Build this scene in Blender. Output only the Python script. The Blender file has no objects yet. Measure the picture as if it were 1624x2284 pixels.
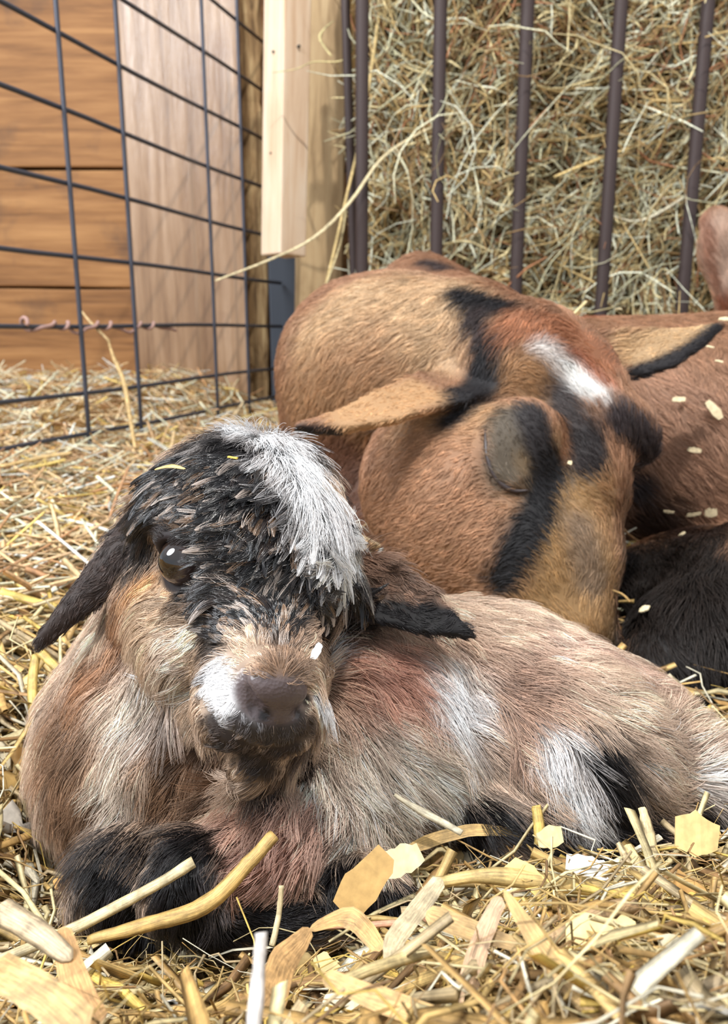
import bpy, math, random
import numpy as np
from mathutils import Vector
from mathutils.bvhtree import BVHTree
from mathutils.kdtree import KDTree

# ------------------------------------------------------------------ camera, world, lamps, exposure
FPX, CX, CY = 1800.0, 812.0, 1142.0
PITCH = math.radians(13.0)
CAM = np.array([0.0, 0.0, 0.22])
RT = np.array([1.0, 0, 0])
UP = np.array([0, math.sin(PITCH), math.cos(PITCH)])
FW = np.array([0, math.cos(PITCH), -math.sin(PITCH)])
scene = bpy.context.scene
COL = scene.collection
cam_d = bpy.data.cameras.new('camera')
cam_d.sensor_fit = 'HORIZONTAL'; cam_d.sensor_width = 36.0
cam_d.lens = 36.0 * FPX / 1624.0
cam_d.clip_start = 0.01; cam_d.clip_end = 50
cam_d.dof.use_dof = True; cam_d.dof.focus_distance = 0.292; cam_d.dof.aperture_fstop = 26.0
cam = bpy.data.objects.new('camera', cam_d); COL.objects.link(cam)
cam.location = CAM; cam.rotation_euler = (math.pi / 2 - PITCH, 0, 0)
scene.camera = cam
vs = scene.view_settings
vs.view_transform = 'Standard'; vs.look = 'None'; vs.gamma = 1.0; vs.use_curve_mapping = False
vs.exposure = 0.40
scene.cycles.max_bounces = 4; scene.cycles.diffuse_bounces = 2; scene.cycles.glossy_bounces = 2
scene.cycles.transmission_bounces = 4; scene.cycles.transparent_max_bounces = 6
scene.cycles.use_adaptive_sampling = True; scene.cycles.use_light_tree = False; scene.cycles.adaptive_threshold = 0.07

world = bpy.data.worlds.new('barn_light'); scene.world = world
world.use_nodes = True
bg = world.node_tree.nodes['Background']
bg.inputs[0].default_value = (0.88, 0.93, 1.0, 1); bg.inputs[1].default_value = 0.71

def area(name, loc, target, size, power, color):
    l = bpy.data.lights.new(name, 'AREA'); l.shape = 'DISK'; l.size = size; l.energy = power; l.color = color
    o = bpy.data.objects.new(name, l); COL.objects.link(o)
    o.location = loc
    o.rotation_euler = (Vector(target) - Vector(loc)).to_track_quat('-Z', 'Y').to_euler()
    return o
area('barn_lamp', (0.20, -0.10, 2.5), (0.0, 0.9, 0.1), 0.04, 38, (1.0, 0.965, 0.92))
area('side_fill', (-1.5, -0.2, 1.7), (0.1, 0.9, 0.2), 1.2, 58, (0.92, 0.96, 1.0))  # added soft fill for the batten's left face; no known window stands here

# ------------------------------------------------------------------ helpers
rng = np.random.default_rng(7)
random.seed(7)

def at(px, py, d):
    return CAM + RT * ((px - CX) / FPX * d) + UP * (-(py - CY) / FPX * d) + FW * d

def cam_vec(v):
    """(right, up, toward viewer) -> world"""
    return RT * v[0] + UP * v[1] - FW * v[2]

def rpx(r, d):
    return r / FPX * d

def lin(r, g, b):
    f = lambda c: c / 12.92 if c <= 0.04045 else ((c + 0.055) / 1.055) ** 2.4
    return np.array([f(r / 255.0), f(g / 255.0), f(b / 255.0)])

def unit(v):
    v = np.asarray(v, float)
    return v / max(np.linalg.norm(v), 1e-9)

def unit_rows(v):
    return v / np.maximum(np.linalg.norm(v, axis=-1, keepdims=True), 1e-9)

def smooth01(x):
    x = np.clip(x, 0, 1)
    return x * x * (3 - 2 * x)

def tag(o, label=None, cat=None, group=None, kind=None):
    if label: o['label'] = label
    if cat: o['category'] = cat
    if group: o['group'] = group
    if kind: o['kind'] = kind
    return o

def empty(name, loc):
    o = bpy.data.objects.new(name, None); COL.objects.link(o)
    o.location = loc; o.empty_display_size = 0.02
    return o

def link(name, me, parent=None, loc=(0, 0, 0)):
    o = bpy.data.objects.new(name, me); COL.objects.link(o)
    o.location = loc
    if parent is not None:
        o.parent = parent
        o.location = Vector(loc) - parent.location
    return o

def new_mesh(name, verts, faces, mat=None, smooth=True):
    """faces: (n,4) or (n,3) array or list of tuples"""
    me = bpy.data.meshes.new(name)
    verts = np.asarray(verts, np.float32)
    if isinstance(faces, np.ndarray):
        n, k = faces.shape
        me.vertices.add(len(verts)); me.vertices.foreach_set('co', verts.ravel())
        me.loops.add(n * k); me.loops.foreach_set('vertex_index', faces.astype(np.int32).ravel())
        me.polygons.add(n)
        me.polygons.foreach_set('loop_start', np.arange(0, n * k, k, dtype=np.int32))
        me.update(calc_edges=True); me.validate()
    else:
        me.from_pydata([tuple(map(float, v)) for v in verts], [], faces); me.update()
    me.polygons.foreach_set('use_smooth', np.full(len(me.polygons), smooth))
    if mat is not None: me.materials.append(mat)
    return me

def set_color(me, name, cols):
    a = me.attributes.new(name, 'FLOAT_COLOR', 'POINT')
    c = np.ones((len(cols), 4), np.float32); c[:, :3] = cols
    a.data.foreach_set('color', c.ravel())

# ------------------------------------------------------------------ materials
def mat_new(name):
    m = bpy.data.materials.new(name); m.use_nodes = True
    nt = m.node_tree
    b = nt.nodes['Principled BSDF']
    return m, nt, b

def nd(nt, t, **kw):
    n = nt.nodes.new(t)
    for k, v in kw.items():
        if k.startswith('_'): setattr(n, k[1:], v)
        else: n.inputs[k.replace('__', ' ')].default_value = v
    return n

def mat_plain(name, col, rough=0.6, spec=0.4, metal=0.0):
    m, nt, b = mat_new(name)
    b.inputs['Base Color'].default_value = (*col, 1); b.inputs['Roughness'].default_value = rough
    b.inputs['Specular IOR Level'].default_value = spec; b.inputs['Metallic'].default_value = metal
    return m

def mat_attr(name, attr='tone', rough=0.6, spec=0.35, grain=None, fibre=False, pebble=0.0):
    m, nt, b = mat_new(name)
    a = nd(nt, 'ShaderNodeAttribute', _attribute_name=attr)
    out = a.outputs['Color']
    if grain:
        tc = nd(nt, 'ShaderNodeTexCoord')
        n = nd(nt, 'ShaderNodeTexNoise', Scale=grain, Detail=4.0)
        nt.links.new(tc.outputs['Object'], n.inputs['Vector'])
        r = nd(nt, 'ShaderNodeMapRange'); r.inputs['To Min'].default_value = 0.62; r.inputs['To Max'].default_value = 1.3
        nt.links.new(n.outputs['Fac'], r.inputs['Value'])
        mx = nd(nt, 'ShaderNodeMix', _data_type='RGBA', _blend_type='MULTIPLY'); mx.inputs['Factor'].default_value = 1
        nt.links.new(out, mx.inputs['A']); nt.links.new(r.outputs['Result'], mx.inputs['B'])
        out = mx.outputs['Result']
    if pebble:
        tc = nd(nt, 'ShaderNodeTexCoord'); v = nd(nt, 'ShaderNodeTexVoronoi', Scale=pebble)
        nt.links.new(tc.outputs['Object'], v.inputs['Vector'])
        bp = nd(nt, 'ShaderNodeBump', Strength=0.35, Distance=0.0005)
        nt.links.new(v.outputs['Distance'], bp.inputs['Height']); nt.links.new(bp.outputs[0], b.inputs['Normal'])
    if fibre:
        fa = nd(nt, 'ShaderNodeAttribute', _attribute_name='fibre')
        n = nd(nt, 'ShaderNodeTexNoise', Scale=1.0, Detail=3.0, Roughness=0.6)
        nt.links.new(fa.outputs['Vector'], n.inputs['Vector'])
        r = nd(nt, 'ShaderNodeMapRange'); r.inputs['From Min'].default_value = 0.3; r.inputs['From Max'].default_value = 0.7
        r.inputs['To Min'].default_value = 0.52; r.inputs['To Max'].default_value = 1.25
        nt.links.new(n.outputs['Fac'], r.inputs['Value'])
        mx = nd(nt, 'ShaderNodeMix', _data_type='RGBA', _blend_type='MULTIPLY'); mx.inputs['Factor'].default_value = 1
        nt.links.new(out, mx.inputs['A']); nt.links.new(r.outputs['Result'], mx.inputs['B'])
        out = mx.outputs['Result']
        tc = nd(nt, 'ShaderNodeTexCoord'); n3 = nd(nt, 'ShaderNodeTexNoise', Scale=160.0, Detail=4.0, Roughness=0.65)
        nt.links.new(tc.outputs['Object'], n3.inputs['Vector'])
        r3 = nd(nt, 'ShaderNodeMapRange'); r3.inputs['From Min'].default_value = 0.34; r3.inputs['From Max'].default_value = 0.6
        r3.inputs['To Min'].default_value = 0.55; r3.inputs['To Max'].default_value = 1.05
        nt.links.new(n3.outputs['Fac'], r3.inputs['Value'])
        mx3 = nd(nt, 'ShaderNodeMix', _data_type='RGBA', _blend_type='MULTIPLY'); mx3.inputs['Factor'].default_value = 1
        nt.links.new(out, mx3.inputs['A']); nt.links.new(r3.outputs['Result'], mx3.inputs['B'])
        out = mx3.outputs['Result']
        bp = nd(nt, 'ShaderNodeBump', Strength=0.35, Distance=0.0004)
        nt.links.new(n.outputs['Fac'], bp.inputs['Height']); nt.links.new(bp.outputs[0], b.inputs['Normal'])
    nt.links.new(out, b.inputs['Base Color'])
    b.inputs['Roughness'].default_value = rough; b.inputs['Specular IOR Level'].default_value = spec
    return m

def set_fibre(me, n, k, sides, seed=None):
    """lengthwise fibre coordinates for a bundle of n strands: fast across, slow along"""
    a = np.arange(sides) / sides * 2 * np.pi
    i = rng.uniform(0, 900, n)
    F = np.zeros((n, k, sides, 3), np.float32)
    F[..., 0] = (np.cos(a) * 8.0)[None, None, :]; F[..., 1] = (np.arange(k) * .42)[None, :, None]; F[..., 2] = i[:, None, None] + (np.sin(a) * 1.0)[None, None, :]
    at_ = me.attributes.new('fibre', 'FLOAT_VECTOR', 'POINT'); at_.data.foreach_set('vector', F.ravel())

def mat_hair(name, rough=0.42, spec=0.5):
    m, nt, b = mat_new(name)
    a = nd(nt, 'ShaderNodeAttribute', _attribute_name='tone')
    nt.links.new(a.outputs['Color'], b.inputs['Base Color'])
    b.inputs['Roughness'].default_value = rough; b.inputs['Specular IOR Level'].default_value = spec
    return m

def mat_wet_hair(name):
    m = bpy.data.materials.new(name); m.use_nodes = True
    nt = m.node_tree; nt.nodes.clear()
    o = nt.nodes.new('ShaderNodeOutputMaterial'); h = nt.nodes.new('ShaderNodeBsdfHairPrincipled')
    h.parametrization = 'COLOR'; h.inputs['Roughness'].default_value = .16; h.inputs['Radial Roughness'].default_value = .25
    a = nd(nt, 'ShaderNodeAttribute', _attribute_name='tone')
    nt.links.new(a.outputs['Color'], h.inputs['Color']); nt.links.new(h.outputs[0], o.inputs['Surface'])
    return m

def mat_wood(name, dark, mid, light, axis='X', scale=1.0, rough=0.6, spec=0.3, stain=None, bump=0.35):
    """grain runs along the local axis"""
    m, nt, b = mat_new(name)
    tc = nd(nt, 'ShaderNodeTexCoord'); oi = nd(nt, 'ShaderNodeObjectInfo')
    mp = nd(nt, 'ShaderNodeMapping')
    s = {'X': (1.6, 22, 22), 'Z': (22, 22, 1.6), 'Y': (22, 1.6, 22)}[axis]
    mp.inputs['Scale'].default_value = [v * scale for v in s]
    off = nd(nt, 'ShaderNodeVectorMath', _operation='ADD')
    sc = nd(nt, 'ShaderNodeVectorMath', _operation='SCALE'); sc.inputs[0].default_value = (7, 5, 9)
    nt.links.new(oi.outputs['Random'], sc.inputs['Scale'])
    nt.links.new(tc.outputs['Object'], off.inputs[0]); nt.links.new(sc.outputs[0], off.inputs[1])
    nt.links.new(off.outputs[0], mp.inputs['Vector'])
    n = nd(nt, 'ShaderNodeTexNoise', Scale=3.0, Detail=7.0, Roughness=0.62, Distortion=0.35)
    nt.links.new(mp.outputs[0], n.inputs['Vector'])
    cr = nd(nt, 'ShaderNodeValToRGB')
    e = cr.color_ramp.elements
    e[0].position = 0.28; e[0].color = (*dark, 1); e[1].position = 0.72; e[1].color = (*light, 1)
    k = cr.color_ramp.elements.new(0.5); k.color = (*mid, 1)
    nt.links.new(n.outputs['Fac'], cr.inputs['Fac'])
    out = cr.outputs['Color']
    if stain is not None:
        n2 = nd(nt, 'ShaderNodeTexNoise', Scale=7.0, Detail=4.0, Roughness=0.55)
        nt.links.new(off.outputs[0], n2.inputs['Vector'])
        r2 = nd(nt, 'ShaderNodeMapRange'); r2.inputs['From Min'].default_value = 0.56; r2.inputs['From Max'].default_value = 0.76
        nt.links.new(n2.outputs['Fac'], r2.inputs['Value'])
        mx = nd(nt, 'ShaderNodeMix', _data_type='RGBA'); mx.inputs['B'].default_value = (*stain, 1)
        ml = nd(nt, 'ShaderNodeMath', _operation='MULTIPLY'); ml.inputs[1].default_value = 0.75
        nt.links.new(r2.outputs['Result'], ml.inputs[0]); nt.links.new(ml.outputs[0], mx.inputs['Factor'])
        nt.links.new(out, mx.inputs['A']); out = mx.outputs['Result']
    nt.links.new(out, b.inputs['Base Color'])
    bp = nd(nt, 'ShaderNodeBump', Strength=bump, Distance=0.004)
    nt.links.new(n.outputs['Fac'], bp.inputs['Height']); nt.links.new(bp.outputs[0], b.inputs['Normal'])
    b.inputs['Roughness'].default_value = rough; b.inputs['Specular IOR Level'].default_value = spec
    return m

# ------------------------------------------------------------------ implicit bodies
class Field:
    def __init__(self, lo, hi, h):
        self.lo = np.array(lo, float); self.h = h
        self.n = np.ceil((np.array(hi) - self.lo) / h).astype(int) + 1
        self.D = np.full(self.n, 1.0, np.float32)
        self.ax = [(self.lo[i] + h * np.arange(self.n[i])).astype(np.float32) for i in range(3)]
    def _box(self, lo, hi):
        a = np.clip(((np.asarray(lo) - self.lo) / self.h).astype(int), 0, self.n)
        b = np.clip(((np.asarray(hi) - self.lo) / self.h).astype(int) + 2, 0, self.n)
        sl = tuple(slice(a[i], b[i]) for i in range(3))
        X = self.ax[0][sl[0]][:, None, None]; Y = self.ax[1][sl[1]][None, :, None]; Z = self.ax[2][sl[2]][None, None, :]
        return sl, X, Y, Z
    def _join(self, sl, d, k, op):
        A = self.D[sl]
        if A.size == 0: return
        if op == 'sub':
            d = -d; h = np.clip(0.5 - 0.5 * (A - d) / k, 0, 1)
            self.D[sl] = A * (1 - h) + d * h + k * h * (1 - h)
        else:
            h = np.clip(0.5 + 0.5 * (A - d) / k, 0, 1)
            self.D[sl] = A * (1 - h) + d * h - k * h * (1 - h)
    def cone(self, a, ra, b, rb, k=0.01, op='add'):
        a = np.asarray(a, float); b = np.asarray(b, float); m = max(ra, rb) + k + 4 * self.h
        sl, X, Y, Z = self._box(np.minimum(a, b) - m, np.maximum(a, b) + m)
        ab = b - a; L = max(ab @ ab, 1e-12)
        t = np.clip(((X - a[0]) * ab[0] + (Y - a[1]) * ab[1] + (Z - a[2]) * ab[2]) / L, 0, 1)
        d = np.sqrt((X - a[0] - t * ab[0]) ** 2 + (Y - a[1] - t * ab[1]) ** 2 + (Z - a[2] - t * ab[2]) ** 2) - (ra + (rb - ra) * t)
        self._join(sl, d.astype(np.float32), k, op)
    def chain(self, pts, rs, k=0.01, op='add'):
        for i in range(len(pts) - 1): self.cone(pts[i], rs[i], pts[i + 1], rs[i + 1], k, op)
    def ell(self, c, r, axes=None, k=0.01, op='add'):
        c = np.asarray(c, float); r = np.asarray(r, float); A = np.eye(3) if axes is None else np.asarray(axes)
        m = max(r) + k + 4 * self.h
        sl, X, Y, Z = self._box(c - m, c + m)
        x, y, z = X - c[0], Y - c[1], Z - c[2]
        q = [(x * A[i][0] + y * A[i][1] + z * A[i][2]) / r[i] for i in range(3)]
        k0 = np.sqrt(q[0] ** 2 + q[1] ** 2 + q[2] ** 2); k1 = np.sqrt((q[0] / r[0]) ** 2 + (q[1] / r[1]) ** 2 + (q[2] / r[2]) ** 2)
        d = k0 * (k0 - 1) / np.maximum(k1, 1e-6)
        self._join(sl, d.astype(np.float32), k, op)
    def leaf(self, pts, wid, thick, nrm, cup=0.0, k=0.004):
        """flat tapering ear along pts; half-widths wid, half-thickness thick, facing nrm"""
        pts = [np.asarray(p, float) for p in pts]
        m = max(wid) + k + 6 * self.h
        sl, X, Y, Z = self._box(np.min(pts, 0) - m, np.max(pts, 0) + m)
        best = None
        for i in range(len(pts) - 1):
            a, b = pts[i], pts[i + 1]; ab = b - a; L = ab @ ab; u = ab / math.sqrt(L)
            n = unit(nrm - (nrm @ u) * u) if np.ndim(nrm) == 1 else unit(nrm[i] - (nrm[i] @ u) * u)
            w = np.cross(u, n)
            x, y, z = X - a[0], Y - a[1], Z - a[2]
            t = np.clip((x * ab[0] + y * ab[1] + z * ab[2]) / L, 0, 1)
            x, y, z = x - t * ab[0], y - t * ab[1], z - t * ab[2]
            cw = x * w[0] + y * w[1] + z * w[2]; cn = x * n[0] + y * n[1] + z * n[2]; cu = x * u[0] + y * u[1] + z * u[2]
            wr = wid[i] + (wid[i + 1] - wid[i]) * t
            cn = cn - cup * cw * cw / np.maximum(wr, 1e-4)
            k0 = np.sqrt((cw / wr) ** 2 + (cn / thick) ** 2 + (cu / thick) ** 2)
            k1 = np.sqrt((cw / wr ** 2) ** 2 + (cn / thick ** 2) ** 2 + (cu / thick ** 2) ** 2)
            d = k0 * (k0 - 1) / np.maximum(k1, 1e-6)
            best = d if best is None else np.minimum(best, d)
        self._join(sl, best.astype(np.float32), k, 'add')
    def sample(self, P):
        q = (np.asarray(P) - self.lo) / self.h
        i = np.round(q).astype(int)
        ok = np.all((i >= 0) & (i < self.n), axis=1)
        i = np.clip(i, 0, self.n - 1)
        return np.where(ok, self.D[i[:, 0], i[:, 1], i[:, 2]], 1.0)
    def mesh(self, smooth=2):
        D = self.D; s = D < 0
        c = np.zeros(np.array(D.shape) - 1, np.int8)
        offs = [(i, j, k) for i in (0, 1) for j in (0, 1) for k in (0, 1)]
        for i, j, k in offs:
            c += s[i:D.shape[0] - 1 + i, j:D.shape[1] - 1 + j, k:D.shape[2] - 1 + k]
        act = (c > 0) & (c < 8)
        idx = np.argwhere(act)
        vid = np.full(act.shape, -1, np.int32); vid[act] = np.arange(len(idx))
        V = {o: D[idx[:, 0] + o[0], idx[:, 1] + o[1], idx[:, 2] + o[2]] for o in offs}
        acc = np.zeros((len(idx), 3)); cnt = np.zeros(len(idx))
        for a in offs:
            for ax in range(3):
                if a[ax]: continue
                b = list(a); b[ax] = 1; b = tuple(b)
                va, vb = V[a], V[b]; cr = (va < 0) != (vb < 0)
                t = np.where(cr, va / np.where(cr, va - vb, 1), 0)
                p = np.zeros((len(idx), 3)); p[:] = a; p[:, ax] = t
                acc += p * cr[:, None]; cnt += cr
        verts = self.lo + self.h * (idx + acc / cnt[:, None])
        quads = []
        for ax in range(3):
            a = [slice(None)] * 3; b = [slice(None)] * 3
            a[ax] = slice(0, -1); b[ax] = slice(1, None)
            sa, sb = s[tuple(a)], s[tuple(b)]
            e = np.argwhere(sa != sb)
            o1, o2 = (ax + 1) % 3, (ax + 2) % 3
            e = e[(e[:, o1] > 0) & (e[:, o2] > 0) & (e[:, o1] < act.shape[o1]) & (e[:, o2] < act.shape[o2])]
            ins = sa[e[:, 0], e[:, 1], e[:, 2]]
            def g(d1, d2):
                q = e.copy(); q[:, o1] -= d1; q[:, o2] -= d2
                return vid[q[:, 0], q[:, 1], q[:, 2]]
            q = np.stack([g(1, 1), g(0, 1), g(0, 0), g(1, 0)], 1)
            q[~ins] = q[~ins][:, ::-1]
            quads.append(q)
        quads = np.concatenate(quads)
        quads = quads[(quads >= 0).all(1)]
        E = np.concatenate([quads[:, [0, 1]], quads[:, [1, 2]], quads[:, [2, 3]], quads[:, [3, 0]]])
        n = len(verts); deg = np.bincount(E[:, 0], minlength=n) + np.bincount(E[:, 1], minlength=n)
        for _ in range(smooth):
            S = np.zeros_like(verts)
            for ax in range(3):
                S[:, ax] = np.bincount(E[:, 0], verts[E[:, 1], ax], n) + np.bincount(E[:, 1], verts[E[:, 0], ax], n)
            verts = verts * 0.5 + 0.5 * S / np.maximum(deg, 1)[:, None]
        return verts, quads

class Skin:
    """surface lookups for grooming: pixels of the photograph are only used to find a point on the body, then everything lives on the body"""
    def __init__(self, verts, quads):
        self.v = verts
        self.t = np.concatenate([quads[:, [0, 1, 2]], quads[:, [0, 2, 3]]])
        self.bvh = BVHTree.FromPolygons(verts.tolist(), quads.tolist())
        a, b, c = verts[self.t[:, 0]], verts[self.t[:, 1]], verts[self.t[:, 2]]
        fn = np.cross(b - a, c - a); self.area = np.linalg.norm(fn, axis=1) / 2
        vn = np.zeros_like(verts)
        for i in range(3):
            for ax in range(3):
                vn[:, ax] += np.bincount(self.t[:, i], fn[:, ax], len(verts))
        self.vn = unit_rows(vn)
    def hit(self, px, py):
        d = at(px, py, 1.0) - CAM
        loc, nor, i, dist = self.bvh.ray_cast(Vector(CAM), Vector(d).normalized())
        if loc is None:
            best = None
            for dd in np.linspace(0.2, 1.4, 60):
                p = at(px, py, dd); l, n, i, ds = self.bvh.find_nearest(Vector(p))
                if best is None or ds < best[0]: best = (ds, l)
            loc = best[1]
        return np.array(loc)

def seg_dist(P, a, b):
    ab = b - a; t = np.clip((P - a) @ ab / max(ab @ ab, 1e-12), 0, 1)
    return np.linalg.norm(P - a - t[:, None] * ab, axis=1)

def wob(P, f, ph=0.0):
    return (np.sin(P[:, 0] * f + 1.3 + ph) * np.cos(P[:, 1] * f * 1.17 + 0.4 - ph) + np.sin(P[:, 2] * f * 0.93 + P[:, 0] * f * 0.7 + 2.1 + ph) * 0.7
            + np.sin((P[:, 0] + P[:, 1] - P[:, 2]) * f * 2.1 + ph) * 0.45) / 1.6

class Coat:
    """colour, lie and length of the coat, as strokes anchored on the body"""
    def __init__(self, skin, base, ppm, desat=0.0):
        self.skin = skin; self.base = np.array(base); self.ppm = ppm; self.desat = desat; self.tint = np.ones(3)
        self.paints = []; self.combs = []; self.lens = []; self.wet = []
    def paint(self, pts, r, col, soft=0.5, ppm=None, amt=1.0, back=None):
        P = [self.skin.hit(*p) for p in pts] if back is None else back
        self.paints.append((P, r / (ppm or self.ppm), np.array(col), soft, amt))
    def comb(self, *rows):
        for x0, y0, x1, y1 in rows:
            a, b = self.skin.hit(x0, y0), self.skin.hit(x1, y1)
            v = b - a
            # a stroke that slips off the near surface keeps only its picture direction
            flat = RT * (x1 - x0) - UP * (y1 - y0)
            if np.linalg.norm(v) > 3 * np.linalg.norm(flat) / self.ppm: v = flat
            self.combs.append((a, unit(v)))
    def comb3(self, p, v): self.combs.append((np.asarray(p, float), unit(v)))
    def length(self, pts, r, val, soft=0.5): self.lens.append(([self.skin.hit(*p) for p in pts], r / self.ppm, val, soft))
    def wetness(self, pts, r, val, soft=0.5): self.wet.append(([self.skin.hit(*p) for p in pts], r / self.ppm, val, soft))
    def _mask(self, P, pts, r, soft, jit):
        if len(pts) == 1: d = np.linalg.norm(P - pts[0], axis=1)
        else: d = np.min([seg_dist(P, pts[i], pts[i + 1]) for i in range(len(pts) - 1)], axis=0)
        q = d / r + jit
        return smooth01((1 + soft - q) / (2 * soft) if soft > 0 else (q < 1))
    def color(self, P, jitter=0.0):
        out = np.tile(self.base, (len(P), 1)).astype(float)
        j = wob(P, 190.0 * self.ppm / 5500) * 0.14 + (rng.normal(0, 1, len(P)) * jitter if jitter else 0)
        for pts, r, col, soft, amt in self.paints:
            m = (self._mask(P, pts, r, soft, j) * amt)[:, None]
            out = out * (1 - m) + col * m
        g = out @ np.array([.3, .55, .15])
        return (out * (1 - self.desat) + g[:, None] * self.desat) * self.tint
    def direction(self, P, N):
        D = np.zeros_like(P); W = np.zeros(len(P))
        for a, v in self.combs:
            d2 = ((P - a) ** 2).sum(1) + (12 / self.ppm) ** 2
            w = 1 / d2 ** 1.6
            D += v * w[:, None]; W += w
        D /= W[:, None]
        D -= (D * N).sum(1)[:, None] * N
        return unit_rows(D)
    def scalar(self, P, strokes, base):
        out = np.full(len(P), base, float)
        j = wob(P, 120.0 * self.ppm / 5500, 1.0) * 0.1
        for pts, r, val, soft in strokes:
            m = self._mask(P, pts, r, soft, j); out = out * (1 - m) + val * m
        return out

def grow(name, coat, count, base_len, parent, mat, npts=6, lift=0.55, rad=0.00016, clumps=0.06, clump_base=0.45, gravity=0.12,
         rand=0.12, tone_jit=0.14, bald=None, edge_jit=0.10, keep=None, tip=0.25, lock_tones=None, sway_amt=0.38, wet_clump=0.93, scale_len=None):
    sk = coat.skin
    cen = sk.v[sk.t].mean(1)
    w = sk.area.copy()
    if bald is not None: w = w * bald(cen)
    cs = np.cumsum(w); r = np.sort(rng.random(count)) * cs[-1]
    rng.shuffle(r)
    ti = np.searchsorted(cs, r).clip(0, len(cs) - 1)
    u, v = rng.random(count), rng.random(count); f = u + v > 1; u[f] = 1 - u[f]; v[f] = 1 - v[f]
    t = sk.t[ti]; bw = np.stack([1 - u - v, u, v], 1)[:, :, None]
    P = (sk.v[t] * bw).sum(1); N = unit_rows((sk.vn[t] * bw).sum(1))
    if keep is not None:
        m = keep(P, N); P, N = P[m], N[m]; count = len(P)
    T = coat.direction(P, N)
    L = coat.scalar(P, coat.lens, base_len) * rng.uniform(0.65, 1.2, count)
    wet = coat.scalar(P, coat.wet, 0.0)
    if scale_len is not None: L = L * (1 + (scale_len - 1) * wet)
    C = coat.color(P, edge_jit)
    B = np.cross(N, T)
    sway = wob(P, 260.0 * coat.ppm / 5500, 3.0) * sway_amt + rng.normal(0, rand, count)
    T = unit_rows(T + B * sway[:, None])
    lf = lift * (1 - 0.45 * wet) * rng.uniform(0.6, 1.4, count)
    pts = np.zeros((count, npts, 3)); pts[:, 0] = P - N * 0.0006
    curl = rng.normal(0, 0.16, count)
    for i in range(1, npts):
        s = (i - 0.5) / (npts - 1)
        d = T + N * (lf * (1.15 - 1.35 * s))[:, None] + B * (curl * s * 2)[:, None]
        d = unit_rows(d) + np.array([0, 0, -gravity]) * s
        pts[:, i] = pts[:, i - 1] + unit_rows(d) * (L / (npts - 1))[:, None]
    M = max(8, int(count * clumps))
    kd = KDTree(M)
    for i in range(M): kd.insert(P[i], i)
    kd.balance()
    near = np.array([kd.find(p)[1] for p in P.tolist()])
    s = np.linspace(0, 1, npts)
    strength = np.clip(clump_base + wet * (wet_clump - clump_base) + rng.normal(0, 0.12, count), 0, 0.97)
    k = strength[:, None] * (s ** 1.3)[None, :]
    pts = pts + (pts[near] - pts) * k[:, :, None]
    tone = C * np.exp(rng.normal(0, tone_jit, count))[:, None]
    tone *= np.exp(rng.normal(0, tone_jit * 1.1, M))[near][:, None]
    if lock_tones is not None:
        lt = np.array(lock_tones[0])[rng.choice(len(lock_tones[0]), M, p=lock_tones[1])][near]
        m = (np.clip(wet, 0, 1) * (tone.mean(1) < lock_tones[2]))[:, None]
        tone = tone * (1 - m) + lt * m
    cv = bpy.data.hair_curves.new(name)
    cv.add_curves([npts] * count)
    cv.attributes['position'].data.foreach_set('vector', pts.astype(np.float32).ravel())
    ra = cv.attributes.new('radius', 'FLOAT', 'POINT')
    rr = rad * rng.uniform(0.7, 1.3, count)[:, None] * (1 - (1 - tip) * s ** 1.5)[None, :]
    ra.data.foreach_set('value', rr.astype(np.float32).ravel())
    ca = cv.attributes.new('tone', 'FLOAT_COLOR', 'CURVE')
    c4 = np.ones((count, 4), np.float32); c4[:, :3] = np.clip(tone, 0.003, 0.92)
    ca.data.foreach_set('color', c4.ravel())
    cv.materials.append(mat)
    return link(name, cv, parent)

# ------------------------------------------------------------------ strands, wires, boards as mesh
def strands(P, W, T, upv, sides=5, power=1.0):
    """P (n,k,3) centre lines, W (n,k) half widths, T (n,k) half thickness, upv (n,3) flat side normal -> verts, quads (capped by tapering)"""
    n, k, _ = P.shape
    tan = np.gradient(P, axis=1); tan = unit_rows(tan)
    u = upv[:, None, :] - (tan * upv[:, None, :]).sum(-1, keepdims=True) * tan; u = unit_rows(u)
    sd = np.cross(tan, u)
    a = np.arange(sides) / sides * 2 * np.pi
    V = P[:, :, None, :] + sd[:, :, None, :] * (W[:, :, None, None] * np.cos(a)[None, None, :, None]) + u[:, :, None, :] * (T[:, :, None, None] * np.sin(a)[None, None, :, None])
    i = np.arange(n)[:, None, None] * k * sides; j = np.arange(k - 1)[None, :, None] * sides; s = np.arange(sides)[None, None, :]
    s2 = (s + 1) % sides
    q = np.stack([i + j + s, i + j + s2, i + j + sides + s2, i + j + sides + s], -1).reshape(-1, 4)
    return V.reshape(-1, 3), q

def tube_mesh(name, pts, r, mat, sides=8):
    pts = np.asarray(pts, float); k = len(pts)
    upv = np.array([[0.31, 0.17, 0.94]]) if abs(unit(pts[-1] - pts[0])[2]) < 0.8 else np.array([[0.2, 0.95, 0.1]])
    rr = np.full((1, k), r) if np.isscalar(r) else np.asarray(r, float)[None]
    V, q = strands(pts[None], rr, rr, upv, sides)
    faces = [tuple(f) for f in q.tolist()]
    faces.append(tuple(range(sides))[::-1]); faces.append(tuple(range((k - 1) * sides, k * sides)))
    return new_mesh(name, V, faces, mat)

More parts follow.
